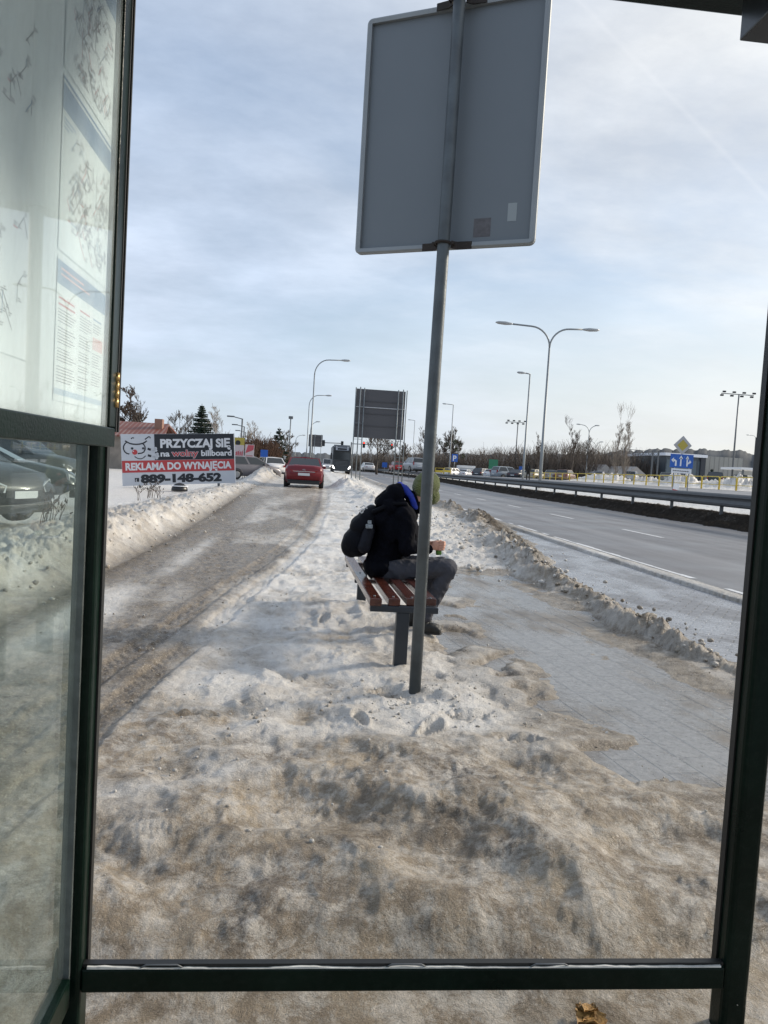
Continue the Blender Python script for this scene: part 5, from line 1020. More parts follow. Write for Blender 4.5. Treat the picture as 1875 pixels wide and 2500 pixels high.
    b = lm(624, 985, 190); t = lm(626, 905, 190); root = empty('mast', (b.x, 190, 0), 0, 'thin far mast with a small head above the brown hedge on the left', 'mast'); MB().tube([(0, 0, 0), (0, 0, t.z)], [.20, .14], 8).build('pole', M_GALV, root); MB().box((-.55, -.3, t.z), (.55, .3, t.z+.7)).build('head', M_GALVD, root, bevel=.1)
lamps()
# ------------------------------------------------------------------ traffic signs and boards
def boards():
    # large direction board on triangular truss posts
    for (ul, ur, vt, vb, Y, sk, lb, posts, z00) in ((765, 871, 838, 944, 50, .02, 'large grey direction board seen from behind on two triple-pole supports', ((-1.38, 3), (1.42, 3)), .12), (666, 696, 938, 964, 96, .02, 'small grey direction board seen from behind over the red car', ((-.1, 1), (.72, 1)), .2)):
        a = P(ul*K, vb*K, Y); b = P(ur*K, vb*K, Y); t = P(ul*K, vt*K, Y); W = b.x-a.x; H_ = t.z-a.z; cx = (a.x+b.x)/2; z0 = z00; root = empty('direction_board', (cx, Y, z0), rad(-1.5), lb, 'road sign')
        zz = a.z-z0; BG = mat('board_back_grey', (.088, .088, .095), .65, .1, .05, 1)
        n = 4
        MB().box((-W/2, .16, zz), (W/2, .19, zz+H_)).build('panel', BG, root)
        for i in range(1, n): 
            zc = zz+H_*i/n; MB().box((-W/2, .135, zc-.035), (W/2, .158, zc+.035)).build('stiffener', mat('board_seam', (.06, .06, .066), .6), root)
        if W > 2: MB().box((-W/2, .10, zz+H_*.62), (W/2, .134, zz+H_*.62+.05)).build('cross_rail', mat('bright_rail', (.45, .46, .47), .4, .4), root)
        for px_, k in posts:
            for j in range(k):
                x = px_+(j-(k-1)/2)*.28; yy = (0, -.42, 0)[j] if k == 3 else 0; top = zz+H_+.06
                MB().tube([(x, yy, -.5), (x, yy, top)], .036, 8).build('post', M_GALV, root)
            if k == 3:
                lt = MB(); z = -.02; s = 0
                while z < zz+H_-.5:
                    lt.tube([(px_-.28, 0, z), (px_, -.42, z+.0)], .014, 5); lt.tube([(px_, -.42, z), (px_+.28, 0, z)], .014, 5); z += 1.05
                lt.build('lattice', M_GALV, root)
    # diamond, lane sign and name plate on two posts
    Y = 40.0; c = P(1474*K, 962*K, Y); root = empty('lane_sign', (c.x, Y, 1.15), 0, 'yellow diamond over a blue three lane arrow sign on two posts in the median snow', 'road sign')
    z = c.z-1.15; s = .52
    R45 = lambda sc: [(-sc, 0, 0), (0, 0, -sc), (sc, 0, 0), (0, 0, sc)]
    MB().poly(R45(s), (0, .02, 0)).build('diamond_plate', mat('diamond_white', (.40, .40, .41), .5), root, M=Matrix.Translation((0, -.05, z)))
    MB().poly(R45(s*.60), (0, .004, 0)).build('diamond_centre', M_YEL2, root, M=Matrix.Translation((0, -.057, z)))
    bl = P(1449*K, 980*K, Y); br = P(1495*K, 1014*K, Y); x0 = bl.x-c.x-.02; x1 = br.x-c.x+.0; zt = bl.z-1.15; zb = br.z-1.15+.05
    MB().box((x0, -.05, zb), (x1, -.03, zt)).build('blue_plate', M_BLUE, root)
    TW = mat('sign_arrow_white', (.70, .72, .75), .5); w = (x1-x0); h = zt-zb
    def arrow(cx, kind):
        m_ = MB(); Z = lambda t: zb+h*t; q = .035*w/1.15
        m_.box((cx-q, -.056, Z(.12)), (cx+q, -.052, Z(.72))) if kind == 0 else None
        if kind == 0: m_.poly([(cx-.09*w, -.056, Z(.66)), (cx+.09*w, -.056, Z(.66)), (cx, -.056, Z(.92))], (0, .004, 0))
        if kind == -1:
            m_.poly([(cx+.06*w, -.056, Z(.12)), (cx+.13*w, -.056, Z(.12)), (cx+.13*w, -.056, Z(.50)), (cx+.04*w, -.056, Z(.62)), (cx-.01*w, -.056, Z(.62)), (cx-.01*w, -.056, Z(.48)), (cx+.06*w, -.056, Z(.44))], (0, .004, 0)); m_.poly([(cx, -.056, Z(.36)), (cx, -.056, Z(.74)), (cx-.11*w, -.056, Z(.55))], (0, .004, 0))
        if kind == 1:
            m_.box((cx-q, -.056, Z(.12)), (cx+q, -.052, Z(.72))); m_.poly([(cx-.08*w, -.056, Z(.66)), (cx+.08*w, -.056, Z(.66)), (cx, -.056, Z(.92))], (0, .004, 0)); m_.poly([(cx+q+.001, -.056, Z(.25)), (cx+.10*w, -.056, Z(.38)), (cx+.10*w, -.056, Z(.52)), (cx+q+.001, -.056, Z(.38))], (0, .004, 0)); m_.poly([(cx+.101*w, -.056, Z(.30)), (cx+.18*w, -.056, Z(.46)), (cx+.101*w, -.056, Z(.62))], (0, .004, 0))
        m_.build('lane_arrow', TW, root)
    arrow(x0+w*.15, -1); arrow(x0+w*.46, 0); arrow(x0+w*.74, 1)
    MB().box((x0+.08*w, -.05, zb-.30), (x1-.04*w, -.03, zb-.05)).build('name_plate', TW, root)
    m_ = MB(); xx = np.linspace(x0+.14*w, x1-.14*w, 24); m_.poly([(x, -.0525, zb-.15-.02*k/24+.018*math.sin(k*1.9)) for k, x in enumerate(xx)]+[(x, -.0525, zb-.195-.02*(23-k)/24+.012*math.sin(k*2.3)) for k, x in enumerate(xx[::-1])], (0, .0015, 0)); m_.build('worn_lettering', mat('worn_black', (.09, .09, .10), .6), root)
    for t_ in (.31, .60):
        for q_ in (.12, .42, .74): MB().box((x0+w*t_-.012, -.056, zb+h*q_), (x0+w*t_+.012, -.052, zb+h*(q_+.15))).build('lane_line', mat('faint_blue', (.10, .20, .50), .5), root)
    for px_ in (-.35, .48): MB().tube([(px_, 0, -.4), (px_, 0, zt-.05)], .03, 8).build('post', M_GALV, root)
    MB().tube([(0, -.01, zt-.3), (0, -.01, z+s-.1)], .03, 8).build('post', M_GALV, root)
    # red and white keep-left bollard leaning in the snow
    p = P(1455*K, 1065*K, 38); r_ = empty('marker_post', (p.x, 38, gh(p.x, 38)-.1), 0, 'small leaning red and white marker post in the median snow under the lane sign', 'bollard'); r_.rotation_euler = (0, rad(10), 0)
    HH = P(1455*K, 1046*K, 38).z-gh(p.x, 38)+.15
    for i, mt in enumerate((M_RED, M_WHITE)): MB().box((-.15, -.03, HH*(0, .62)[i]), (.15, .03, HH*(.618, 1)[i])).build(('red_part', 'white_part')[i], mt, r_, bevel=.01)
    # parking sign, far blue signs, green board
    def flat(name, u, v, Y, w, h, mt, lb, zbase=.9, txt=None):
        p = P(u, v, Y); r2 = empty(name, (p.x, Y, zbase), 0, lb, 'road sign'); MB().tube([(0, 0, -.5), (0, 0, p.z-zbase+h/2)], .035, 8).build('post', M_GALV, r2); MB().box((-w/2, -.06, p.z-zbase-h/2), (w/2, -.04, p.z-zbase+h/2)).build('plate', mt, r2)
        if txt: text_mesh(txt, h*.95, M_WHITE, 'lettering', r2, Matrix.Translation((-h*.27, -.064, p.z-zbase-h*.36)) @ Matrix.Rotation(rad(90), 4, 'X'), .02)
        return r2
    flat('parking_sign', 1110, 1118, 92, .75, .95, M_BLUE, 'blue parking sign with white letter P left of the bare round tree', .9, 'P')
    flat('blue_sign', 1272, 1143, 95, .55, .45, M_BLUE, 'small blue sign above the parked off-roader', .9)
    flat('green_sign', 1204, 1137, 130, 1.6, 2.2, mat('sign_green', (.02, .16, .09), .5), 'green board before the dark thicket', .9)
    flat('blue_sign', 939, 1135, 120, .8, .8, M_BLUE, 'small blue sign low behind the board posts', .5, None)
    flat('crossing_sign', 645, 1107, 58, .55, .55, M_BLUE, 'blue and white square crossing sign beside the snowy spruce', .1)
    p = P(581, 1081, 66); r2 = empty('warning_sign', (p.x, 66, .1), 0, 'yellow square sign with a dark round spot beside the angular lamps', 'road sign'); MB().box((-.55, -.05, p.z-.1-.45), (.55, -.03, p.z-.1+.45)).build('plate', M_YEL2, r2); MB().tube([(0, -.056, p.z-.1), (0, -.051, p.z-.1)], .22, 14).build('spot', M_BLACK, r2); MB().tube([(0, 0, 0), (0, 0, p.z+.3)], .04, 8).build('post', M_GALV, r2)
    # red and white advertising banners
    for i, (u0, u1, v0, v1, Y, lb) in enumerate(((572, 596, 1087, 1122, 52, 'pale and red printed banner right behind the billboard edge'), (597, 621, 1086, 1128, 54, 'white and red banner with a slanted red field next to the hedge'))):
        a = P(u0, v1, Y); b = P(u1, v0, Y); r2 = empty('advertising_banner', (a.x, Y, .0), 0, lb, 'banner', 'banners behind the billboard'); W = b.x-a.x; MB().box((0, 0, a.z), (W, .03, b.z)).build('banner_sheet', mat('banner_pale', (.58, .50, .50), .6), r2)
        h = b.z-a.z
        if i == 0:
            for k in range(4): MB().poly([(W*(.08+.22*k), -.01, a.z+h*.1), (W*(.22+.22*k), -.01, a.z+h*.15), (W*(.30+.2*k), -.01, a.z+h*(.6+.07*(k % 2))), (W*(.12+.21*k), -.01, a.z+h*.5)], (0, .006, 0)).build('red_print', mat('banner_red', (.5, .09, .11), .6), r2)
        else: MB().poly([(.02, -.01, a.z+h*.50), (W-.05, -.01, a.z+h*.70), (W-.02, -.01, b.z-.04), (W*.3, -.01, b.z-.04)], (0, .006, 0)).build('red_print', mat('banner_red', (.5, .09, .11), .6), r2); MB().box((.05, -.01, a.z+.05), (W-.1, -.004, a.z+h*.40)).build('red_print', mat('banner_rose', (.45, .22, .22), .6), r2)
        for x in (.03, W-.03): MB().tube([(x, .05, -.2), (x, .05, b.z)], .03, 6).build('post', M_GALVD, r2)
    p = P(607, 1140, 50); car('parked_car', (p.x, 50, .2), rad(-60), (.16, .15, .16), 'hatch', 'grey brown car parked behind the snow heap under the red banners')
    p = P(656, 1135, 62); car('parked_car', (p.x, 62, .3), rad(20), (.7, .7, .7), 'hatch', 'small white car by the crossing sign left of the red car')
boards()
# ------------------------------------------------------------------ traffic lights
def traffic_lights():
    Y = 140.0; z0 = .2
    LR = mat('signal_red_lit', (.6, .02, .02), .4, emit=(1, .06, .04), es=5)
    a = P(697*K, 950*K, Y); b = P(745*K, 957*K, Y)
    def gantry(x0, xs, zarm, lb, red):
        r = empty('signal_gantry', (x0, Y, z0), 0, lb, 'traffic light'); MB().tube([(0, 0, -.3), (0, 0, zarm+.3)], [.14, .11], 8).build('mast', M_GALVD, r)
        MB().tube([(0, 0, zarm), (xs[-1]-x0, 0, zarm+.12)], .07, 8).build('arm', M_GALVD, r)
        for x in xs:
            MB().box((x-x0-.24, -.28, zarm-.62), (x-x0+.24, -.10, zarm+.52)).build('signal_head', M_BLACK, r, bevel=.10)
            if red: MB().tube([(x-x0, -.285, zarm+.30), (x-x0, -.30, zarm+.30)], .12, 12).build('red_lens', LR, r)
    x1 = P(699*K, 960*K, Y).x; x2 = P(739*K, 960*K, Y).x; x3 = P(786*K, 960*K, Y).x; x4 = P(846*K, 960*K, Y).x
    gantry(-.6, [x1, x2], P(720*K, 958*K, Y).z-z0, 'signal gantry with two dark heads over the near carriageway', False)
    gantry(x3-2.3, [x3, x4], P(815*K, 962*K, Y).z-z0, 'signal gantry with red lit heads over the far carriageway', True)
    p = P(885*K, 1003*K, 100); r = empty('traffic_light', (p.x, 100, .6), 0, 'low traffic light showing red just left of the silver estate car', 'traffic light'); MB().tube([(0, 0, -.3), (0, 0, p.z-.6)], .06, 8).build('mast', M_GALVD, r); MB().box((-.22, -.1, p.z-1.0), (.22, .1, p.z+.1)).build('signal_head', M_BLACK, r, bevel=.05); MB().tube([(0, -.115, p.z-.12), (0, -.13, p.z-.12)], .12, 12).build('red_lens', LR, r)
traffic_lights()
# ------------------------------------------------------------------ guardrail and yellow railings
def rails():
    root = empty('guardrail', (15.3, 0, 0), 0, 'long steel guardrail on posts along the median of the road', 'guardrail')
    def gz_(y): return float(.50 - .12*sm(45, 110, np.array([y]))[0] + .2*sm(60, 130, np.array([y]))[0]*.6)
    GR = mat('guardrail_steel', (.10, .105, .108), .55, .25, .18, 3)
    prof = [(0, .0), (-.035, .03), (-.045, .08), (-.01, .12), (.0, .155), (-.01, .19), (-.045, .23), (-.035, .28), (0, .31)]
    for sgn, nm in ((1, 'beam'), (-1, 'beam')):
        ys = np.concatenate([np.arange(6, 60, 2.0), np.arange(60, 200, 8.0)]); v = []; n = len(prof)
        for y in ys:
            for (px_, pz) in prof: v.append((sgn*(px_*1.6)-sgn*.09, y, gz_(y)+.27+pz*1.55))
        MB().add(v, [(i*n+k, i*n+k+1, (i+1)*n+k+1, (i+1)*n+k) for i in range(len(ys)-1) for k in range(n-1)]).build(nm, GR, root, recalc=False)
    y = 7.2
    for i in range(46):
        MB().box((-.055, y-.04, gz_(y)-.5), (.055, y+.04, gz_(y)+.66)).build('post', GR, root); y += 4.0 if i < 30 else 6
    # yellow hooped railings
    us = [1841, 1791, 1749, 1706, 1668, 1635, 1602, 1571, 1541, 1516, 1490, 1467, 1444, 1424, 1403, 1384, 1366, 1350, 1336, 1322, 1309, 1297, 1285]
    X = 27.0; ys = []
    for u in us:
        a = math.tan(math.atan((u-937.5)/F_PX)+YAW); ys.append(X/a*1.0)
    for i in range(len(ys)-1):
        y0, y1 = ys[i], ys[i+1]; y0 += .05
        zb = 1.30-.0045*max(0, y0-48); h = .92; r = empty('railing_hoop', (X, y0, zb), 0, 'yellow tubular railing hoop at the edge of the parking lot', 'railing', 'yellow railing hoops along the lot'); d = y1-y0-.05; rb = .14
        pts = [(0, 0, -.4), (0, 0, h-rb)] + [(0, rb-rb*math.cos(t), h-rb+rb*math.sin(t)) for t in np.linspace(.3, math.pi/2, 4)] + [(0, d-rb+rb*math.sin(t), h-rb+rb*math.cos(t)) for t in np.linspace(0, 1.27, 4)] + [(0, d, h-rb), (0, d, -.4)]
        MB().tube(pts, .035, 7).build('hoop', M_YEL, r); MB().tube([(0, 0, h*.42), (0, d, h*.42)], .022, 6).build('middle_bar', M_YEL, r)
    # far short yellow fence piece right of the hat
    for k, (u0, u1) in enumerate(((1062, 1082), (1084, 1100))):
        Y = 95; a = P(u0, 1157, Y); b = P(u1, 1157, Y); r = empty('railing_hoop', (a.x, Y, a.z), 0, 'short distant yellow railing piece right behind the green hat', 'railing', 'far yellow railings'); w = b.x-a.x; h = P(u0, 1148, Y).z-a.z+.3
        MB().tube([(0, 0, -.5), (0, 0, h), (w, 0, h), (w, 0, -.5)], .05, 6).build('hoop', M_YEL, r); MB().box((.05, -.02, h*.3), (w-.05, .02, h*.65)).build('yellow_board', M_YEL, r)
rails()
# ------------------------------------------------------------------ trees
def branchy(seed, H_, spread=.5, levels=4, r0=.12, up=.35, n0=9, start=.25, tw=3, minr=.006, jit=.22):
    rr = random.Random(seed); tk, cr = MB(), MB()
    top = H_*.8; pts = [Vector((0, 0, -.3))]; p = Vector((0, 0, 0))
    for i in range(6): pts.append(Vector((rr.uniform(-.03, .03)*H_, rr.uniform(-.03, .03)*H_, top*(i+1)/6)))
    rs = [r0*1.2]+[r0*(1-.13*i) for i in range(6)]; tk.tube(pts, rs, 6)
    def grow(p0, d, l, r, lev):
        a = p0; q = [a]; dd = d.copy(); n = 3
        for i in range(n):
            dd = (dd+Vector((rr.uniform(-jit, jit), rr.uniform(-jit, jit), rr.uniform(-.08, .22)+up*.18))).normalized(); a = a+dd*l/n; q.append(a)
        cr.tube(q, [max(minr, r*(1-.22*i)) for i in range(n+1)], 3, caps=False)
        if lev <= 0: return
        for k in range(tw+rr.randint(0, 1)):
            t = rr.uniform(.35, 1); i = min(n-1, int(t*n)); b = q[i].lerp(q[i+1], t*n-i); ax = Vector((rr.uniform(-1, 1), rr.uniform(-1, 1), rr.uniform(-.3, 1))).normalized(); nd = (dd*.75+ax*.75).normalized(); grow(b, nd, l*rr.uniform(.5, .72), max(minr, r*.55), lev-1)
    for i in range(n0):
        t = start+(1-start)*(i+.5)/n0; z = top*t; k = min(5, int(t*6)); b = pts[k+1].copy() if k < 5 else pts[6].copy(); b = pts[k].lerp(pts[k+1], t*6-k) if k < 6 else pts[6]
        a = rr.uniform(0, 6.28); el = up+rr.uniform(-.1, .4); d = Vector((math.cos(a), math.sin(a), el*1.6)).normalized(); grow(b, d, H_*spread*(1.05-t*.55)*rr.uniform(.7, 1.1), r0*.45*(1.1-t*.6), levels-1)
    grow(pts[-1], Vector((0, 0, 1)), H_*.22, r0*.25, levels-1)
    return tk, cr
def tree(name, x, y, z0, H_, lb, seed, mt, group=None, **kw):
    r = empty(name, (x, y, z0), random.Random(seed).uniform(0, 6), lb, 'tree', group); tk, cr = branchy(seed, H_, **kw); tk.build('trunk', mt, r, recalc=False); cr.build('crown', mt, r, recalc=False); return r
def spruce(x, y, z0, H_, R_, lb, seed, snowy=0.0):
    r = empty('spruce_tree', (x, y, z0), 0, lb, 'tree'); rr = random.Random(seed); MB().tube([(0, 0, -.3), (0, 0, H_)], [.16, .02], 7).build('trunk', M_BARK, r); c = MB(); sn = MB()
    nl = int(H_*5)
    for i in range(nl):
        t = .06+.93*(i+rr.random()*.5)/nl; z = H_*t; n = 9
        for k in range(n):
            a = 6.283*(k+rr.random())/n; l = R_*(1-t)**.85*rr.uniform(.65, 1.15)+.12; dr = Vector((math.cos(a), math.sin(a), -.15-.35*(1-t))); sd_ = Vector((-math.sin(a), math.cos(a), 0)); tip = Vector((0, 0, z))+dr*l; tip.z += l*.22
            for s_ in range(6):
                u = .2+.8*s_/6; pc = Vector((0, 0, z)).lerp(tip, u); w = l*.30*(1.1-u)+.05; hang = Vector((0, 0, -.16-.08*rr.random()))
                for sg in (-1, 1):
                    e = pc+sd_*sg*w*rr.uniform(.7, 1.2)+dr*.14*l; (sn if rr.random() < snowy else c).add([pc, e, e+hang*.5-dr*.05, pc+hang*rr.uniform(.5, 1.2)], [(0, 1, 2, 3)])
    c.build('crown', M_NEEDLE, r, recalc=False)
    if sn.v: sn.build('snow_on_branches', M_SNOWC, r, recalc=False)
def trees():
    S = lambda u, v, Y: P(u, v, Y)
    def at(name, u, vb, vt, Y, z0, lb, seed, mt, **kw):
        p = S(u, vb, Y); t = S(u, vt, Y); return tree(name, p.x, Y, z0, t.z-z0, lb, seed, mt, **kw)
    # right side
    at('bare_tree', 1097, 1165, 1062, 130, .5, 'round bare tree with clumps of mistletoe right of the green hat', 11, M_BARK, spread=.42, levels=4, n0=13, r0=.2, minr=.022, tw=4)
    at('bare_tree', 1042, 1160, 1062, 150, .5, 'bare tree just left of the grey pole beyond the far carriageway', 12, M_BARK, spread=.45, levels=4, n0=11, r0=.2, minr=.028, tw=3)
    at('bare_tree', 985, 1160, 1088, 140, .5, 'bare bushy tree hidden partly behind the grey pole', 13, M_BARK, spread=.45, levels=4, n0=11, r0=.2, minr=.026, tw=3)
    at('bare_tree', 920, 1150, 1068, 135, .4, 'broad bare tree showing through the posts of the large board', 14, M_BARK, spread=.52, levels=4, n0=12, r0=.2, minr=.024, tw=3)
    at('bare_tree', 1392, 1170, 1042, 125, .8, 'bare tree with a pointed top right of the tall twin arm lamp', 15, M_BARK, spread=.26, levels=4, n0=14, r0=.14, minr=.016, up=.8)
    at('pale_bare_tree', 1500, 1165, 1018, 92, 1.0, 'left one of the pair of tall pale bare trees', 16, M_BARKP, spread=.15, levels=4, n0=34, r0=.075, minr=.0065, up=1.0, start=.1, jit=.08)
    at('pale_bare_tree', 1525, 1165, 1013, 92, 1.0, 'right one of the pair of tall pale bare trees', 17, M_BARKP, spread=.17, levels=4, n0=38, r0=.08, minr=.0065, up=1.0, start=.08, jit=.08)
    at('bare_tree', 1430, 1170, 1085, 130, .8, 'low bare tree between the pointed one and the pale pair', 18, M_BARK, spread=.35, levels=4, n0=10, r0=.12, minr=.018, up=.6)
    at('bare_tree', 1310, 1168, 1080, 140, .8, 'bare tree just left of the tall twin arm lamp post', 19, M_BARK, spread=.35, levels=4, n0=11, r0=.14, minr=.022, up=.6)
    # left side
    at('bare_tree', 338, 1130, 988, 78, .1, 'bare tree with pale twigs behind the red roof', 21, M_BARK, spread=.34, levels=4, n0=12, r0=.14, minr=.014, up=.5)
    at('larch_tree', 312, 1130, 975, 84, .1, 'dense brown tree behind the red roof beside the shelter post', 22, M_BRUSH, spread=.28, levels=4, n0=20, r0=.2, minr=.032, up=.3, tw=4)
    at('bare_tree', 438, 1120, 1020, 92, .1, 'low broad bare tree left of the dark spruce', 23, M_BARK, spread=.5, levels=4, n0=11, r0=.14, minr=.018)
    at('bare_tree', 520, 1120, 1012, 95, .1, 'bare tree with fine twigs right of the dark spruce', 24, M_BARKP, spread=.4, levels=4, n0=11, r0=.14, minr=.014)
    at('bare_tree', 610, 1120, 1044, 100, .1, 'bare tree above the brown hedge on the left', 25, M_BARKP, spread=.4, levels=4, n0=10, r0=.14, minr=.014)
    at('bare_tree', 700, 1125, 1062, 120, .2, 'bare bushy tree right of the snowy spruce', 26, M_BARK, spread=.4, levels=4, n0=11, r0=.14, minr=.022)
    p = S(490, 1060, 72); t = S(490, 988, 72); spruce(p.x, 72, .1, t.z, 2.3, 'dark dense spruce towering over the black part of the billboard', 31)
    p = S(678, 1120, 78); t = S(678, 1043, 78); spruce(p.x, 78, .2, t.z-.2, 1.9, 'slender spruce with snowy branches left of the lamp row', 32, .12)
    p = S(1755-17, 1150, 100); t = S(1738, 1142, 100); spruce(p.x, 100, 1.0, max(2.2, t.z-1.0), .8, 'small young spruce before the wall of the grey hall', 33)
    # brown thickets that read as masses
    def thicket(name, pts, n, lb, seed, col, w=.03, depth=8):
        rr = random.Random(seed); m_ = MB()
        for i in range(n):
            k = rr.random()*(len(pts)-1); j = int(k); f = k-j; u = pts[j][0]*(1-f)+pts[j+1][0]*f; vt = pts[j][1]*(1-f)+pts[j+1][1]*f; Y = pts[j][2]*(1-f)+pts[j+1][2]*f + rr.uniform(0, depth); b = P(u, 1150, Y); zt = P(u, vt, Y).z; zb = .3
            h = (zt-zb)*rr.uniform(.45, 1.05); a = rr.uniform(0, 6.28); q0 = Vector((b.x, Y, zb)); q1 = q0+Vector((math.cos(a)*h*.10, math.sin(a)*h*.1, h*.5)); q2 = q1+Vector((math.cos(a)*h*.16, math.sin(a)*h*.1, h*.5)); m_.tube([q0, q1, q2], [w*1.3, w, w*.4], 3, caps=False)
            for _ in range(7):
                s0 = q0.lerp(q1, rr.uniform(.2, 1)) if rr.random() < .5 else q1.lerp(q2, rr.uniform(0, .8)); a2 = rr.uniform(0, 6.28); l = h*rr.uniform(.12, .35); e = s0+Vector((math.cos(a2)*l*.5, math.sin(a2)*l*.5, l*.8)); m_.tube([s0, e], [w*.7, w*.3], 3, caps=False)
        o = m_.build(name, col, recalc=False); tag(o, lb, 'thicket', kind='stuff')
    BR2 = mat('grey_brown_twigs', (.105, .085, .070), .9, 0, .3, .5)
    thicket('thicket', [(1100, 1112, 170), (1180, 1095, 160), (1300, 1090, 150), (1400, 1078, 150), (1480, 1092, 150), (1560, 1108, 150), (1640, 1110, 150)], 2000, 'long dark mass of bare bushes beyond the parking lot', 41, BR2, .045, 14)
    thicket('thicket', [(850, 1108, 190), (950, 1100, 180), (1050, 1098, 170), (1120, 1108, 165)], 900, 'low mass of bare bushes behind the far carriageway', 42, BR2, .05, 14)
    thicket('hedge', [(598, 1080, 66), (618, 1068, 66), (648, 1072, 68), (668, 1085, 72), (700, 1098, 90)], 800, 'dense brown hedge right of the red and white banners', 43, mat('hedge_brown', (.075, .040, .025), .95, 0, .4, 1.2), .035, 4)
    thicket('thicket', [(300, 1095, 100), (420, 1070, 105), (560, 1075, 110), (720, 1110, 150)], 800, 'thin mass of bare bushes behind the billboard', 44, BR2, .035, 10)
    # mistletoe balls in the round tree: part of that tree
    t = [o for o in scene.objects if o.get('label', '').startswith('round bare tree')][0]; rr = random.Random(5)
    for i in range(9):
        m_ = MB(); c = Vector((rr.uniform(-2.6, 2.6), rr.uniform(-2, 2), rr.uniform(3.6, 6.2))); R_ = rr.uniform(.28, .5)
        for k in range(90):
            d = Vector((rr.gauss(0, 1), rr.gauss(0, 1), rr.gauss(0, 1))).normalized(); q = Vector((rr.gauss(0, 1), rr.gauss(0, 1), rr.gauss(0, 1))).normalized()*.06; m_.add([c+d*R_*.2, c+d*R_+q, c+d*R_-q], [(0, 1, 2)])
        m_.build('mistletoe', mat('mistletoe_green', (.05, .06, .03), .9), t, recalc=False)
trees()
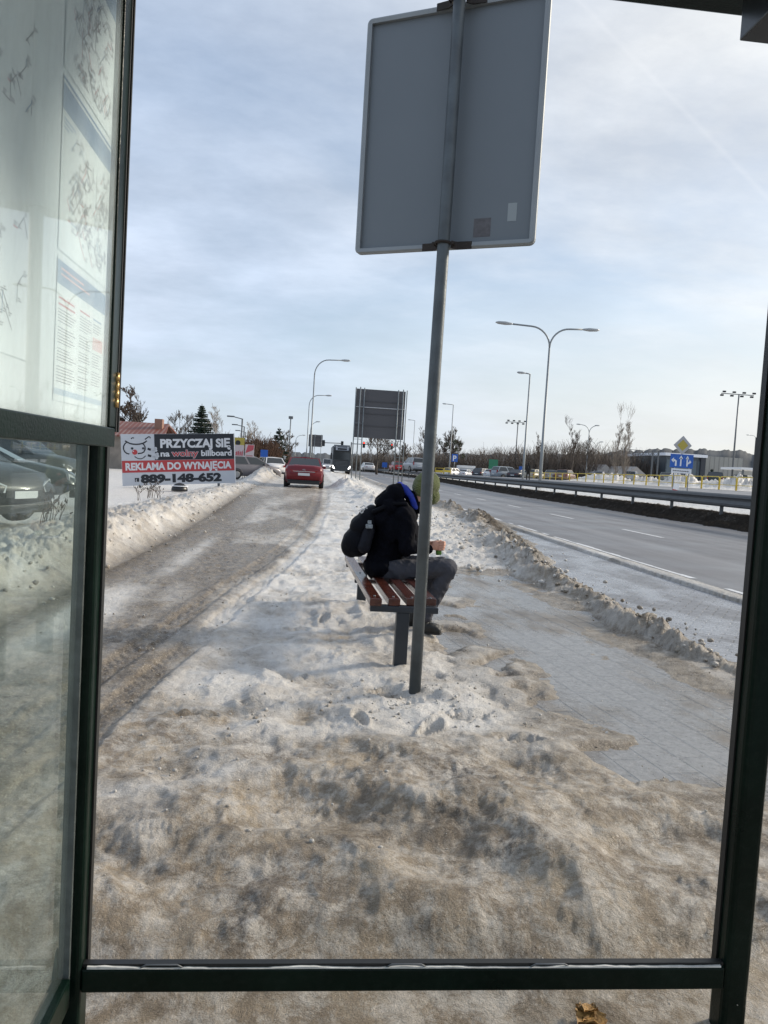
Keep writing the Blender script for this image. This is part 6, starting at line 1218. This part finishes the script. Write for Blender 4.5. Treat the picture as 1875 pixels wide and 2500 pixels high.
# ------------------------------------------------------------------ buildings
def buildings():
    # house with red tin roof behind the billboard
    Y = 60; a = P(250, 1062, Y); b = P(403, 1062, Y); t = P(320, 1028, Y); t2 = P(397, 1036, Y)
    r = empty('house', (a.x-4, Y, 0), 0, 'low house with a rust red metal roof behind the billboard', 'house'); W = b.x-a.x+4; zr = a.z; zt = t2.z
    MB().box((0, .3, -.3), (W-.4, 8, zr)).build('wall', mat('house_wall', (.25, .22, .19), .8, 0, .2, 2), r)
    RM = bpy.data.materials.new('red_tin_roof'); RM.use_nodes = True; nt = RM.node_tree; bb = nt.nodes['Principled BSDF']; bb.inputs['Roughness'].default_value = .6; tc = nt.nodes.new('ShaderNodeTexCoord'); wv = nt.nodes.new('ShaderNodeTexWave'); wv.inputs['Scale'].default_value = .9; wv.inputs['Distortion'].default_value = .3; mp = nt.nodes.new('ShaderNodeMapping'); nt.links.new(tc.outputs['Object'], mp.inputs[0]); nt.links.new(mp.outputs[0], wv.inputs['Vector']); nz = nt.nodes.new('ShaderNodeTexNoise'); nz.inputs['Scale'].default_value = .8; nt.links.new(tc.outputs['Object'], nz.inputs['Vector']); m1 = nt.nodes.new('ShaderNodeMath'); m1.operation = 'MULTIPLY'; nt.links.new(wv.outputs[0], m1.inputs[0]); nt.links.new(nz.outputs[0], m1.inputs[1]); cr = nt.nodes.new('ShaderNodeValToRGB'); nt.links.new(m1.outputs[0], cr.inputs[0]); cr.color_ramp.elements[0].position = .2; cr.color_ramp.elements[0].color = (.17, .050, .032, 1); cr.color_ramp.elements[1].position = .5; cr.color_ramp.elements[1].color = (.24, .15, .13, 1); nt.links.new(cr.outputs[0], bb.inputs['Base Color'])
    MB().poly([(-.4, -.3, zr-.05), (W, -.3, zr-.05), (W-.5, 4, zt+.1), (-.4, 4, zt+.1)], (0, 0, .12)).build('roof', RM, r)
    MB().poly([(-.4, 8.3, zr-.05), (W, 8.3, zr-.05), (W-.5, 4.02, zt+.1), (-.4, 4.02, zt+.1)], (0, 0, .12)).build('roof', RM, r)
    x = P(372, 1040, Y).x-(a.x-4); MB().box((x-.3, 2.2, zr), (x+.3, 2.9, zt+.5)).build('chimney', mat('chimney_brick', (.28, .16, .12), .9), r)
    for i in range(4): wdw = MB(); wdw.box((2+4*i, .27, .9), (3.4+4*i, .298, 2.2)); wdw.build('window', M_CGLASS, r)
    # concrete panel fence and a building seen through the glass wall on the left
    r = empty('panel_fence', (-24, 30, 0), rad(4), 'pale concrete panel fence behind the cars on the left lot', 'fence'); CP = mat('concrete_panel', (.34, .31, .26), .85, 0, .15, 2, dirt=(.15, .13, .11), dscale=1.2, damt=.5)
    for i in range(5): MB().box((-6+2.5*i, 0, -.3), (-6+2.5*i+2.38, .08, 2.35)).build('fence_panel', CP, r); MB().box((-6+2.5*i-.10, -.05, -.3), (-6+2.5*i+.0, .13, 2.5)).build('fence_post', CP, r)
    # grey hall on the right
    Y = 150; a = P(1612, 1163, Y); b = P(1815, 1163, Y+25); t = P(1700, 1112, Y).z; r = empty('hall', (a.x, Y, .4), 0, 'large pale grey industrial hall behind the lane sign', 'building'); W = P(1810, 1163, Y).x-a.x; h = t-.4
    WA = mat('hall_cladding', (.30, .30, .28), .7, 0, .08, .3); 
    gx = P(1707, 1163, Y).x-a.x
    MB().box((gx, 0, -.4), (W, 30, h)).build('wall', WA, r); MB().box((0, -2, -.4), (gx-.01, 20, h-.5)).build('glazed_front', mat('hall_dark_glass', (.06, .075, .09), .3), r)
    MB().box((-.6, -2.8, h-.48), (gx-.02, 20, h+.1)).build('roof_slab', M_SNOWC, r)
    for i in range(5): MB().box((gx*(i+.08)/5, -2.06, .2), (gx*(i+.85)/5, -2.005, h-1.2)).build('window', mat('hall_window', (.10, .13, .15), .2), r)
    MB().box((gx*.86, -2.5, -.4), (gx*.98, -2.1, h+.3)).build('pilaster', mat('hall_dark', (.035, .04, .05), .5), r)
    for i in range(1, 9): MB().box((gx+(W-gx)*i/9-.05, -.04, -.4), (gx+(W-gx)*i/9+.05, -.002, h-.02)).build('cladding_seam', mat('seam_grey', (.22, .22, .21), .7), r)
    MB().box((W, 4, -.4), (W+8, 24, h*.72)).build('annex', mat('hall_annex', (.36, .35, .32), .7), r)
    # canopy at the right
    Y = 112; a = P(1808, 1165, Y); r = empty('canopy', (a.x, Y, 1.0), 0, 'small white roofed canopy at the right of the grey hall', 'canopy'); zt = P(1815, 1141, Y).z-1
    MB().box((0, 0, zt-.35), (9, 6, zt)).build('roof', M_WHITE, r)
    for x in (.4, 3.2, 6): MB().box((x, .2, -.2), (x+.2, .4, zt-.36)).build('post', M_GALVD, r)
    # far houses with snowy roofs
    for u, v, Y, w, lb in ((1478, 1128, 210, 12, 'far house with a pointed snowy roof left of the pale bare trees'), (1552, 1133, 205, 14, 'far house with a snowy roof right of the pale bare trees')):
        p = P(u, v, Y-20); r = empty('far_house', (p.x, Y-60, .6), rad(15), lb, 'house', 'far houses'); zt = P(u, v-2, Y-60).z-.6; p = P(u, v, Y-60); r.location.x = p.x; w *= .36; zt *= .86
        MB().box((-w/2, 0, -.4), (w/2, 7, zt*.55)).build('wall', mat('far_house_wall', (.26, .23, .19), .8), r); MB().poly([(-w/2-.4, -.4, zt*.55), (w/2+.4, -.4, zt*.55), (0, -.4, zt)], (0, 8, 0)).build('roof', mat('far_roof', (.36, .34, .32), .8), r); MB().box((-w/4, -.03, zt*.15), (-w/8, -.002, zt*.4)).build('window', M_CGLASS, r)
    # rail gantry
    Y = 135; a = P(1525, 1096, Y); b = P(1608, 1104, Y); r = empty('rail_gantry', (a.x, Y, .8), 0, 'steel lattice gantry beam running behind the pale bare trees', 'gantry'); W = b.x-a.x; zt = a.z-.8; zt2 = b.z-.8; m_ = MB(); n = 12
    for i in range(n+1):
        x = W*i/n; z = zt+(zt2-zt)*i/n; 
        if i < n: x2 = W*(i+1)/n; z2 = zt+(zt2-zt)*(i+1)/n; m_.bar((x, 0, z), (x2, 0, z2), .09); m_.bar((x, 0, z-.8), (x2, 0, z2-.8), .09); m_.bar((x, 0, z-.8 if i % 2 else z), (x2, 0, z2 if i % 2 else z2-.8), .06)
    m_.build('lattice_beam', M_GALVD, r)
    for x, z in ((W, zt2), (W-1.1, zt2), (0, zt)): MB().box((x-.12, -.12, -.5), (x+.12, .12, z+.25)).build('mast', M_GALVD, r)
    Y = 95; a = P(1838, 1165, Y); r = empty('lattice_mast', (a.x, Y, 1.0), 0, 'dark steel lattice mast at the right edge beside the shelter post', 'mast'); zt = P(1846, 1069, Y).z-1; m_ = MB()
    m_.bar((0, 0, -.3), (0, 0, zt), .14); m_.bar((.8, 0, -.3), (.8, 0, zt), .14); z = 0
    while z < zt-1: m_.bar((0, 0, z), (.8, 0, z+.8), .06); m_.bar((.8, 0, z+.8), (0, 0, z+1.2), .06); z += 1.2
    m_.bar((-.1, 0, zt), (2.2, 0, zt+.02), .10); m_.build('lattice', mat('dark_lattice', (.03, .03, .035), .6), r)
    # white box trailer on the lot
    a = P(1119, 1158, 135); b = P(1161, 1138, 135); r = empty('box_trailer', (a.x, 135, .6), 0, 'white box trailer parked far back beside the blue parking sign', 'trailer'); W = b.x-a.x; h = b.z-.6; MB().box((0, 0, .5), (W, 2.2, h)).build('box', M_WHITE, r, bevel=.03)
    for i in range(3): MB().box((.2, -.02, .9+.45*i*h/3), (W-.2, -.003, 1.1+.45*i*h/3)).build('side_band', M_LAMPG, r)
    for x in (W*.25, W*.75): MB().tube([(x, 0, .3), (x, .25, .3)], .32, 12).build('wheel', M_TYRE, r)
    # pedestrian by the railings
    p = P(1290, 1150, 72); r = empty('person', (p.x, 72, 1.15), 0, 'distant pedestrian in dark clothes between the two tall lamp posts', 'person')
    blob('body', [('e', (0, 0, 1.60), (.10, .11, .13), (0, 0, 0)), ('c', (0, 0, 1.42), .055, (0, 0, 1.5), .05), ('c', (-.10, 0, .95), .10, (-.14, 0, 1.36), .09), ('c', (.10, 0, .95), .10, (.14, 0, 1.36), .09), ('c', (-.20, 0, 1.36), .06, (-.27, .03, .85), .04), ('c', (.20, 0, 1.36), .06, (.27, .03, .85), .04), ('c', (-.09, 0, .95), .10, (-.11, .08, .08), .06), ('c', (.09, 0, .95), .10, (.11, -.12, .08), .06), ('c', (-.11, .08, .05), .05, (-.11, -.08, .04), .04), ('c', (.11, -.12, .05), .05, (.11, -.26, .04), .04)], mat('dark_clothes', (.02, .018, .016), .9), r, .03, 3)
buildings()

# ------------------------------------------------------------------ small litter on the ice
def litter():
    g = G(1440, 2482, -.07); z = gh(g.x, g.y); r = empty('leaf_clump', (g.x, g.y, z), 0, 'frozen clump of ochre dead leaves below the bottom rail of the shelter', 'leaves'); LM = mat('dead_leaf', (.30, .17, .05), .7, 0, .5, 60, .5, 90); rr = random.Random(3)
    for i in range(9):
        a = rr.uniform(0, 6.28); c = Vector((rr.uniform(-.03, .03), rr.uniform(-.02, .02), .006+.004*i)); l = rr.uniform(.025, .045); m_ = MB(); d = Vector((math.cos(a), math.sin(a), rr.uniform(-.1, .5))).normalized(); q = d.cross(Vector((0, 0, 1))).normalized(); v = []
        for t, w_ in ((-1, .05), (-.5, .7), (0, 1), (.5, .75), (1, .08)): v += [c+d*l*t-q*l*.6*w_+Vector((0, 0, rr.uniform(0, .012))), c+d*l*t+Vector((0, 0, -.003)), c+d*l*t+q*l*.6*w_+Vector((0, 0, rr.uniform(0, .012)))]
        m_.add(v, [(3*k+j, 3*k+j+1, 3*k+j+4, 3*k+j+3) for k in range(4) for j in range(2)], True); m_.build('leaf', LM, r, recalc=False)
litter()
